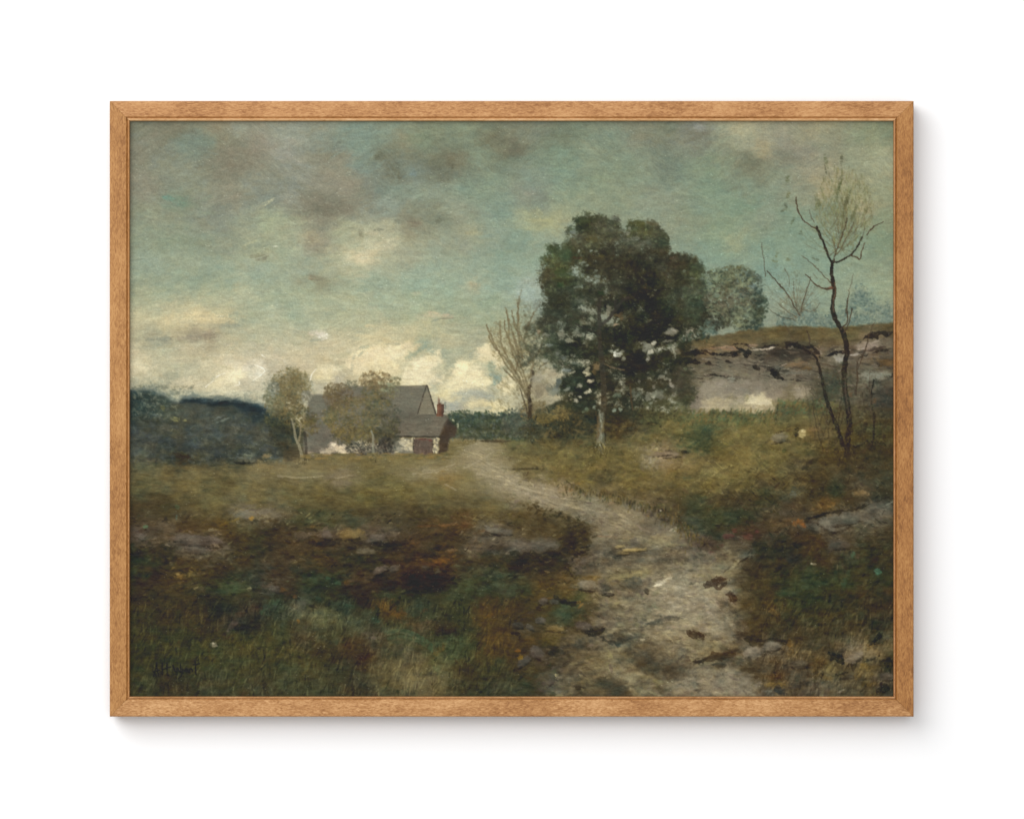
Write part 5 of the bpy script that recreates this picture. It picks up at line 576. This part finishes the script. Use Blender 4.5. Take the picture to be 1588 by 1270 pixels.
for t in [(843,932,8,5,-10,(86,80,70)),(861,933,7,3.5,5,(76,74,66)),(838,963,8,5,10,(80,74,66)),(822,973,6,4,20,(78,74,62)),(803,970,9,5,0,(66,62,54)),(905,971,14,6,5,(76,70,62)),(832,1012,12,9,30,(82,76,70)),(812,1027,13,5,-35,(76,72,66)),(862,975,15,5,5,(110,94,60)),(910,907,15,8,8,(112,106,88)),(1003,905,6,13,32,(108,100,82)),
          (966,858,13,3,-6,(120,106,74)),(984,853,22,2.6,-4,(150,128,84)),(962,848,8,2.6,-10,(142,124,84)),(590,884,12,5,-25,(90,78,66)),(612,881,9,5,-25,(88,78,66)),(567,856,15,4.5,2,(82,78,62)),(585,834,14,6,-10,(88,80,70)),(543,829,19,8,-2,(112,92,58)),(507,829,9,7,0,(88,78,68)),(300,838,34,8,8,(88,78,68)),(303,853,16,6,5,(84,76,64)),(763,823,13,5,15,(92,90,78)),(784,825,11,5,0,(86,84,74)),(660,730 + 150,8,3,0,(70,60,50)),
          (1283,814,16,8,28,(106,104,92)),(1312,806,26,7,-10,(86,86,76)),(1302,846,18,6,-5,(72,68,58)),(1170,1011,17,8,-12,(116,108,92)),(1197,1002,15,8,-10,(118,110,94)),(1112,988,10,4,-10,(108,102,84)),(1326,1020,17,7,-30,(120,106,86)),(1376,1049,12,6,0,(86,76,62)),(1352,1016,12,6,-20,(104,92,68)),(1040,708 - 2,14,4,-5,(134,116,92)),(1208,679,13,7,-12,(108,102,80)),(1028,704,18,3.5,-6,(126,106,84)),(1240,1030,14,6,0,(84,76,60)),(1130,876,12,4,-45,(118,112,88)),(1153,864,10,4,-35,(92,90,74)),(425,913,10,5,20,(82,76,66)),(362,969,9,4,-30,(80,68,56))]:
    stone(*t)
# ---------------------------------------------------------------- the painter's name, thin dark paint
SG = (24, 21, 13)
for pts in [[(237,1049),(240,1040),(242,1028)],[(242,1028),(243,1040),(245,1048)],[(237,1042),(246,1039)],[(251,1028),(251,1046)],[(258,1029),(258,1047)],[(251,1038),(264,1034)],[(260,1047),(261,1047)],[(267,1032),(270,1040),(273,1043),(274,1034),(277,1041),(280,1041),(279,1030)],[(278,1042),(282,1043),(283,1036),(281,1048),(276,1052)],[(288,1037),(285,1041),(289,1042),(290,1037),(291,1042)],[(293,1043),(294,1037),(297,1037),(298,1042)],[(303,1046),(302,1026)],[(299,1031),(309,1029)]]:
    line(pts, 2.0, 1.4, SG, .95, .6, .35)
# ---------------------------------------------------------------- bristle streaks, weave, scumble, specks
def streaks(flow, sx, sy, seed):
    T = vnoise(sx, sy, seed, 2, GW, GH + 240)
    yy = np.clip(np.arange(GH)[:, None] + 120 + flow, 0, GH + 239).astype(int)
    return T[yy, np.arange(GW)[None, :]] - .5
flow1 = (vnoise(150, 110, 41, 2) - .5) * 70
flow2 = (vnoise(60, 70, 42, 2) - .5) * 55
up_ = np.clip((GY - 330) / 160.0, 0, 1)
st = streaks(flow1, 15, 1.5, 43) * up_ + streaks(flow2, 10, 1.7, 44) * (1 - up_)
wv = (np.sin(GX * 2 * np.pi / 2.9 + FXN * 9) + np.sin(GY * 2 * np.pi / 2.9 + FYN * 9)) * .25
fine = vnoise(1.6, 1.3, 31, 1) - .5; mid = vnoise(5, 2.6, 32, 3) - .5; blot = vnoise(34, 22, 33, 3) - .5
lum = C.mean(2)
gnd = np.clip((GY - 640) / 30.0, 0, 1)
trn = np.clip((GX - 825) / 20.0, 0, 1) * np.clip((1100 - GX) / 20.0, 0, 1) * np.clip((GY - 325) / 10.0, 0, 1) * np.clip((.34 - lum) / .08, 0, 1) * (1 - gnd)
C[..., 2] *= 1 - .13 * trn
dg = np.clip(C[..., 1] - C[..., 0], 0, 1) * gnd; C[..., 0] += .5 * dg; C[..., 1] -= .06 * dg; C[..., 2] -= .12 * dg
C[:] = lum[..., None] + (C - lum[..., None]) * (SAT_SKY + (SAT_GND - SAT_SKY) * gnd)[..., None]
mw = vnoise(15, 7, 51, 4); mw = (mw - mw.mean()) / mw.std(); mc = vnoise(20, 12, 52, 4); mc = (mc - mc.mean()) / mc.std(); ms = vnoise(6, 3.5, 53, 2); ms = (ms - ms.mean()) / ms.std()
tr = np.clip((GY - 320) / 20, 0, 1) * np.clip((.36 - lum) / .08, 0, 1)
am = np.maximum(gnd * np.maximum(np.clip((GY - 790) / 90, 0, .8) * (1 - .5 * np.clip((GY - 900) / 40, 0, 1) * np.clip((860 - GX) / 40, 0, 1)), .4 * np.clip((GX - 840) / 60, 0, 1)), tr * .55)
am = am * np.clip((.46 - lum) / .12, .65, 1)
C *= (1 + am * (.085 * mw + .06 * ms) + (1 - am) * .012 * mw)[..., None]
C += ((am * .006 + .003) * mc)[..., None] * np.array([1.0, -.1, -.7], np.float32)
hl = np.clip((lum - .55) / .2, 0, 1)[..., None]; C[:] = C + (lum[..., None] * 1.03 - C) * .22 * hl
C *= (1 + .04 * gnd)[..., None]; C[..., 0] *= 1 + .022 * gnd; C[..., 1] *= 1 - .004 * gnd; C[..., 2] *= 1 - .02 * gnd
fgl = gnd * np.clip((GY - 870) / 60, 0, 1) * np.clip((860 - GX) / 60, 0, 1); C *= (1 - .10 * fgl)[..., None]; C[..., 2] += .006 * fgl
C[:] = C + (C - .30) * (.09 * gnd)[..., None]
lm = C.mean(2)[..., None]; C[:] = C + (lm - C) * (.12 * trn)[..., None]
hil = (np.clip((440 - GX) / 20, 0, 1) * np.clip((GY - 603) / 6, 0, 1) * np.clip((716 - GY) / 8, 0, 1))[..., None]; C[:] = C + (lm - C) * .1 * hil + np.array([.014, .022, .016], np.float32) * hil
C *= (1 + wv * .03 + fine * .12 + mid * .08 + blot * .04 + st * .11)[..., None]
C += ((vnoise(7, 5, 34, 3) - .5)[..., None] * np.array([.022, 0, -.026]) * (.3 + lum[..., None])).astype(np.float32)
d2 = np.clip(C[..., 0] - C[..., 1] - .03, 0, 1) * np.clip((GY - 560) / 40, 0, 1); C[..., 0] -= .40 * d2
d3 = np.clip(C[..., 2] - np.minimum(C[..., 0], C[..., 1]) * .84, 0, 1) * np.clip((.50 - lum) / .1, 0, 1) * np.clip((C[..., 0] - C[..., 1]) / .012 + 1.2, 0, 1); C[..., 2] -= .7 * d3
spark = (np.random.RandomState(5).rand(GH, GW) > .9978).astype(np.float32) * (vnoise(40, 30, 35, 2) > .55)
spark = spark + .6 * np.roll(spark, 1, 1)
C += spark[..., None] * .13
C = np.clip(C * GAIN + .010, .012, .95)
HT = HT + wv * .10 + fine * .25 + mid * .3 + st * .5
# ================================================================ materials
def lin(c): c = np.asarray(c, float); return np.where(c <= .04045, c / 12.92, ((c + .055) / 1.055) ** 2.4)
E_ROOM = 1.31                     # light that falls on a surface facing the camera
def mat(name):
    m = bpy.data.materials.new(name); m.use_nodes = True
    return m, m.node_tree.nodes, m.node_tree.links, m.node_tree.nodes['Principled BSDF']
def wall_mat():
    m, n, l, b = mat('white_wall_paint')
    b.inputs['Base Color'].default_value = (.87, .87, .872, 1); b.inputs['Roughness'].default_value = .8
    b.inputs['Specular IOR Level'].default_value = .15
    t = n.new('ShaderNodeTexCoord'); x = n.new('ShaderNodeTexNoise'); x.inputs['Scale'].default_value = 260; x.inputs['Detail'].default_value = 3
    u = n.new('ShaderNodeBump'); u.inputs['Strength'].default_value = .03; u.inputs['Distance'].default_value = .0004
    l.new(t.outputs['Object'], x.inputs['Vector']); l.new(x.outputs['Fac'], u.inputs['Height']); l.new(u.outputs['Normal'], b.inputs['Normal'])
    return m
def wood_mat(name, dark, mid, light, seed, tint=(1.04, .98, .81)):
    m, n, l, b = mat(name)
    t = n.new('ShaderNodeTexCoord')
    def noise(scale, detail, rough, sc, dist=0.0, off=0.0):
        mp = n.new('ShaderNodeMapping'); mp.inputs['Scale'].default_value = sc; mp.inputs['Location'].default_value = (seed * 1.7 + off, seed * .9 + off, seed)
        l.new(t.outputs['Object'], mp.inputs['Vector'])
        x = n.new('ShaderNodeTexNoise'); x.inputs['Scale'].default_value = scale; x.inputs['Detail'].default_value = detail
        x.inputs['Roughness'].default_value = rough; x.inputs['Distortion'].default_value = dist
        l.new(mp.outputs['Vector'], x.inputs['Vector']); return x.outputs['Fac']
    def math_(op, a, c, d=None):
        q = n.new('ShaderNodeMath'); q.operation = op
        for i, v in enumerate((a, c, d)):
            if v is None: continue
            if isinstance(v, (int, float)): q.inputs[i].default_value = v
            else: l.new(v, q.inputs[i])
        return q.outputs[0]
    blot = noise(1, 3, .55, (26, 60, 60), .4)                       # broad clouding of the stain
    flake = noise(1, 4, .65, (190, 620, 620), 1.2, 3)               # short flecks of figure
    pore = noise(1, 2, .6, (330, 1900, 1900), .3, 7)                # pores along the grain
    f = math_('ADD', math_('MULTIPLY', blot, .45), math_('ADD', math_('MULTIPLY', flake, .75), math_('MULTIPLY', pore, .55)))
    f = math_('SUBTRACT', f, .375)
    r = n.new('ShaderNodeValToRGB'); l.new(f, r.inputs['Fac'])
    e = r.color_ramp.elements; e[0].position = .31; e[1].position = .71
    def c4(c): return tuple(lin(np.array(c) / 255.) / E_ROOM * np.array(tint)) + (1,)
    e[0].color = c4(dark); e[1].color = c4(light); k = e.new(.5); k.color = c4(mid)
    l.new(r.outputs['Color'], b.inputs['Base Color'])
    b.inputs['Roughness'].default_value = .5; b.inputs['Specular IOR Level'].default_value = .25
    u = n.new('ShaderNodeBump'); u.inputs['Strength'].default_value = .35; u.inputs['Distance'].default_value = .00012
    l.new(math_('ADD', math_('MULTIPLY', flake, .5), pore), u.inputs['Height']); l.new(u.outputs['Normal'], b.inputs['Normal'])
    return m
def canvas_mat():
    m, n, l, b = mat('oil_paint_on_canvas')
    a = n.new('ShaderNodeAttribute'); a.attribute_name = 'paint'; a.attribute_type = 'GEOMETRY'
    l.new(a.outputs['Color'], b.inputs['Base Color'])
    b.inputs['Roughness'].default_value = .5; b.inputs['Specular IOR Level'].default_value = .15
    return m
def board_mat():
    m, n, l, b = mat('backing_board'); b.inputs['Base Color'].default_value = (.16, .12, .08, 1); b.inputs['Roughness'].default_value = .9
    return m
# ================================================================ the wall
def link(name, verts, faces, m, parent=None, smooth=False):
    me = bpy.data.meshes.new(name); me.from_pydata(verts, [], faces); me.update()
    if smooth: me.polygons.foreach_set('use_smooth', [True] * len(me.polygons))
    o = bpy.data.objects.new(name, me); col.objects.link(o); me.materials.append(m)
    if parent: o.parent = parent
    return o
wall = link('wall', [(-4, 0, -.9), (4, 0, -.9), (4, 0, 4), (-4, 0, 4), (-4, .12, -.9), (4, .12, -.9), (4, .12, 4), (-4, .12, 4)],
            [(0, 1, 2, 3), (5, 4, 7, 6), (4, 5, 1, 0), (3, 2, 6, 7), (4, 0, 3, 7), (1, 5, 6, 2)], wall_mat())
wall['kind'] = 'structure'
# ================================================================ the framed painting
root = bpy.data.objects.new('framed_painting', None); col.objects.link(root)
root.location = (0, -.004, ZC); root.empty_display_size = .1
root['label'] = 'framed oil landscape of farmhouse and winding path in light wood frame on white wall'
root['category'] = 'framed painting'
FX0, FX1, FY0, FY1 = 170.0, 1417.0, 157.0, 1111.0       # outer edges of the frame
mm = .001
def profiles(g):
    """rail and inner lip; g is where the cove between them ends"""
    rail = [(0, 1.0), (0, 21.0), (.6, 21.7), (1.5, 22.0), (g - 2.6, 22.0), (g - 1.9, 21.7), (g - 1.2, 20.9), (g - .5, 20.5), (g, 20.5), (g, 9.0), (16, 9.0), (16, 1.0)]
    k = 31.0 - g
    lip = [(g + .05, 17.75), (g + .05, 20.7), (g + .12 * k, 21.5), (g + .3 * k, 21.95), (g + .52 * k, 22.0), (g + .75 * k, 21.7), (g + .9 * k, 21.1), (31.0, 20.2), (31.0, 17.75)]
    return rail, lip
def bar(name, prof, length, m, parent, gap=.10, seg=24):
    """a mitred length of moulding; local x runs along it, local z from the outer edge inwards, local y to the wall"""
    V = []; F = []; n = len(prof)
    for k in range(seg + 1):
        for t, d in prof:
            a = t * S + gap * mm * .5; b = length - t * S - gap * mm * .5
            V.append((a + (b - a) * k / seg - length / 2, -d * mm, -t * S))
    for k in range(seg):
        for i in range(n):
            j = (i + 1) % n
            F.append((k * n + i, k * n + j, (k + 1) * n + j, (k + 1) * n + i))
    F.append(tuple(range(n - 1, -1, -1))); F.append(tuple(seg * n + i for i in range(n)))
    o = link(name, V, F, m, parent)
    b = bmesh.new(); b.from_mesh(o.data); bmesh.ops.recalc_face_normals(b, faces=b.faces); b.to_mesh(o.data); b.free()
    md = o.modifiers.new('edge', 'BEVEL'); md.width = .22 * mm; md.segments = 2; md.limit_method = 'ANGLE'; md.angle_limit = math.radians(38)
    return o
W = (FX1 - FX0) * S; H = (FY1 - FY0) * S
cxm = wx((FX0 + FX1) / 2); czm = wz((FY0 + FY1) / 2) - ZC
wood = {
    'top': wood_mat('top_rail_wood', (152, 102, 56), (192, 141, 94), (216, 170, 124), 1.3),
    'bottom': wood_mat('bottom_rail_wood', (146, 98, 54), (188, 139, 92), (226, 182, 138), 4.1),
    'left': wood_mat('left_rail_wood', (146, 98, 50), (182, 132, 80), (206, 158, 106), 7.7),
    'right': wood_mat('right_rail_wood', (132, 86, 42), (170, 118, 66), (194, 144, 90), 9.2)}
lipw = {  # paler than the rails: the lip's bevel highlight is put into its colour
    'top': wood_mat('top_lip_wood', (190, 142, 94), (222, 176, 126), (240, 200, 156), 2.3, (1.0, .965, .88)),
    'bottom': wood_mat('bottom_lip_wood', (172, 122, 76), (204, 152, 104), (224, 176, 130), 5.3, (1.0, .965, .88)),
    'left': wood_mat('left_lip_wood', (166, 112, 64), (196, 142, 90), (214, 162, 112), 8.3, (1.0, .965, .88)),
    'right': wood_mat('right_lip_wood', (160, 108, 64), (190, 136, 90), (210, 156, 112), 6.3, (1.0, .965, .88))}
for side, length, loc, rot in (('top', W, (cxm, 0, czm + H / 2), 0), ('bottom', W, (cxm, 0, czm - H / 2), math.pi),
                               ('left', H, (cxm - W / 2, 0, czm), -math.pi / 2), ('right', H, (cxm + W / 2, 0, czm), math.pi / 2)):
    RAIL, LIP = profiles(26.6 if side == 'top' else 28.0)
    r = bar('frame_rail', RAIL, length, wood[side], root)
    r.location = loc; r.rotation_euler = (0, rot, 0)
    q = bar('inner_lip', LIP, length, lipw[side], r, .06)
bk = link('backing_board', [((x - CX) * S, -y * mm, (CY - z) * S) for y in (13.0, 15.5) for x, z in ((198, 186), (1389, 186), (1389, 1081), (198, 1081))],
          [(0, 1, 2, 3), (7, 6, 5, 4), (0, 4, 5, 1), (1, 5, 6, 2), (2, 6, 7, 3), (3, 7, 4, 0)], board_mat(), root)
# ---------------------------------------------------------------- the canvas: a sheet with the paint's own relief
CD = 17.3
me = bpy.data.meshes.new('canvas')
hgt = (HT - HT.mean()) * .22
co = np.empty((GH, GW, 3), np.float32)
co[..., 0] = (GX - CX) * S; co[..., 1] = -(CD + np.clip(hgt, -.3, .35)) * mm; co[..., 2] = (CY - GY) * S
nv = GH * GW
idx = np.arange(nv, dtype=np.int32).reshape(GH, GW)
quad = np.stack([idx[:-1, :-1], idx[1:, :-1], idx[1:, 1:], idx[:-1, 1:]], -1).reshape(-1, 4)
nf = len(quad)
me.vertices.add(nv); me.vertices.foreach_set('co', co.reshape(-1))
me.loops.add(nf * 4); me.loops.foreach_set('vertex_index', quad.reshape(-1))
me.polygons.add(nf); me.polygons.foreach_set('loop_start', np.arange(0, nf * 4, 4, dtype=np.int32)); me.polygons.foreach_set('loop_total', np.full(nf, 4, np.int32))
me.polygons.foreach_set('use_smooth', np.ones(nf, bool))
me.update(calc_edges=True)
ca = me.color_attributes.new('paint', 'FLOAT_COLOR', 'POINT')
rgba = np.ones((GH, GW, 4), np.float32); rgba[..., :3] = np.clip((lin(C) - PAINT_BLACK) / PAINT_WHITE, .001, .95)
ca.data.foreach_set('color', rgba.reshape(-1))
me.materials.append(canvas_mat())
cv = bpy.data.objects.new('canvas', me); col.objects.link(cv); cv.parent = root
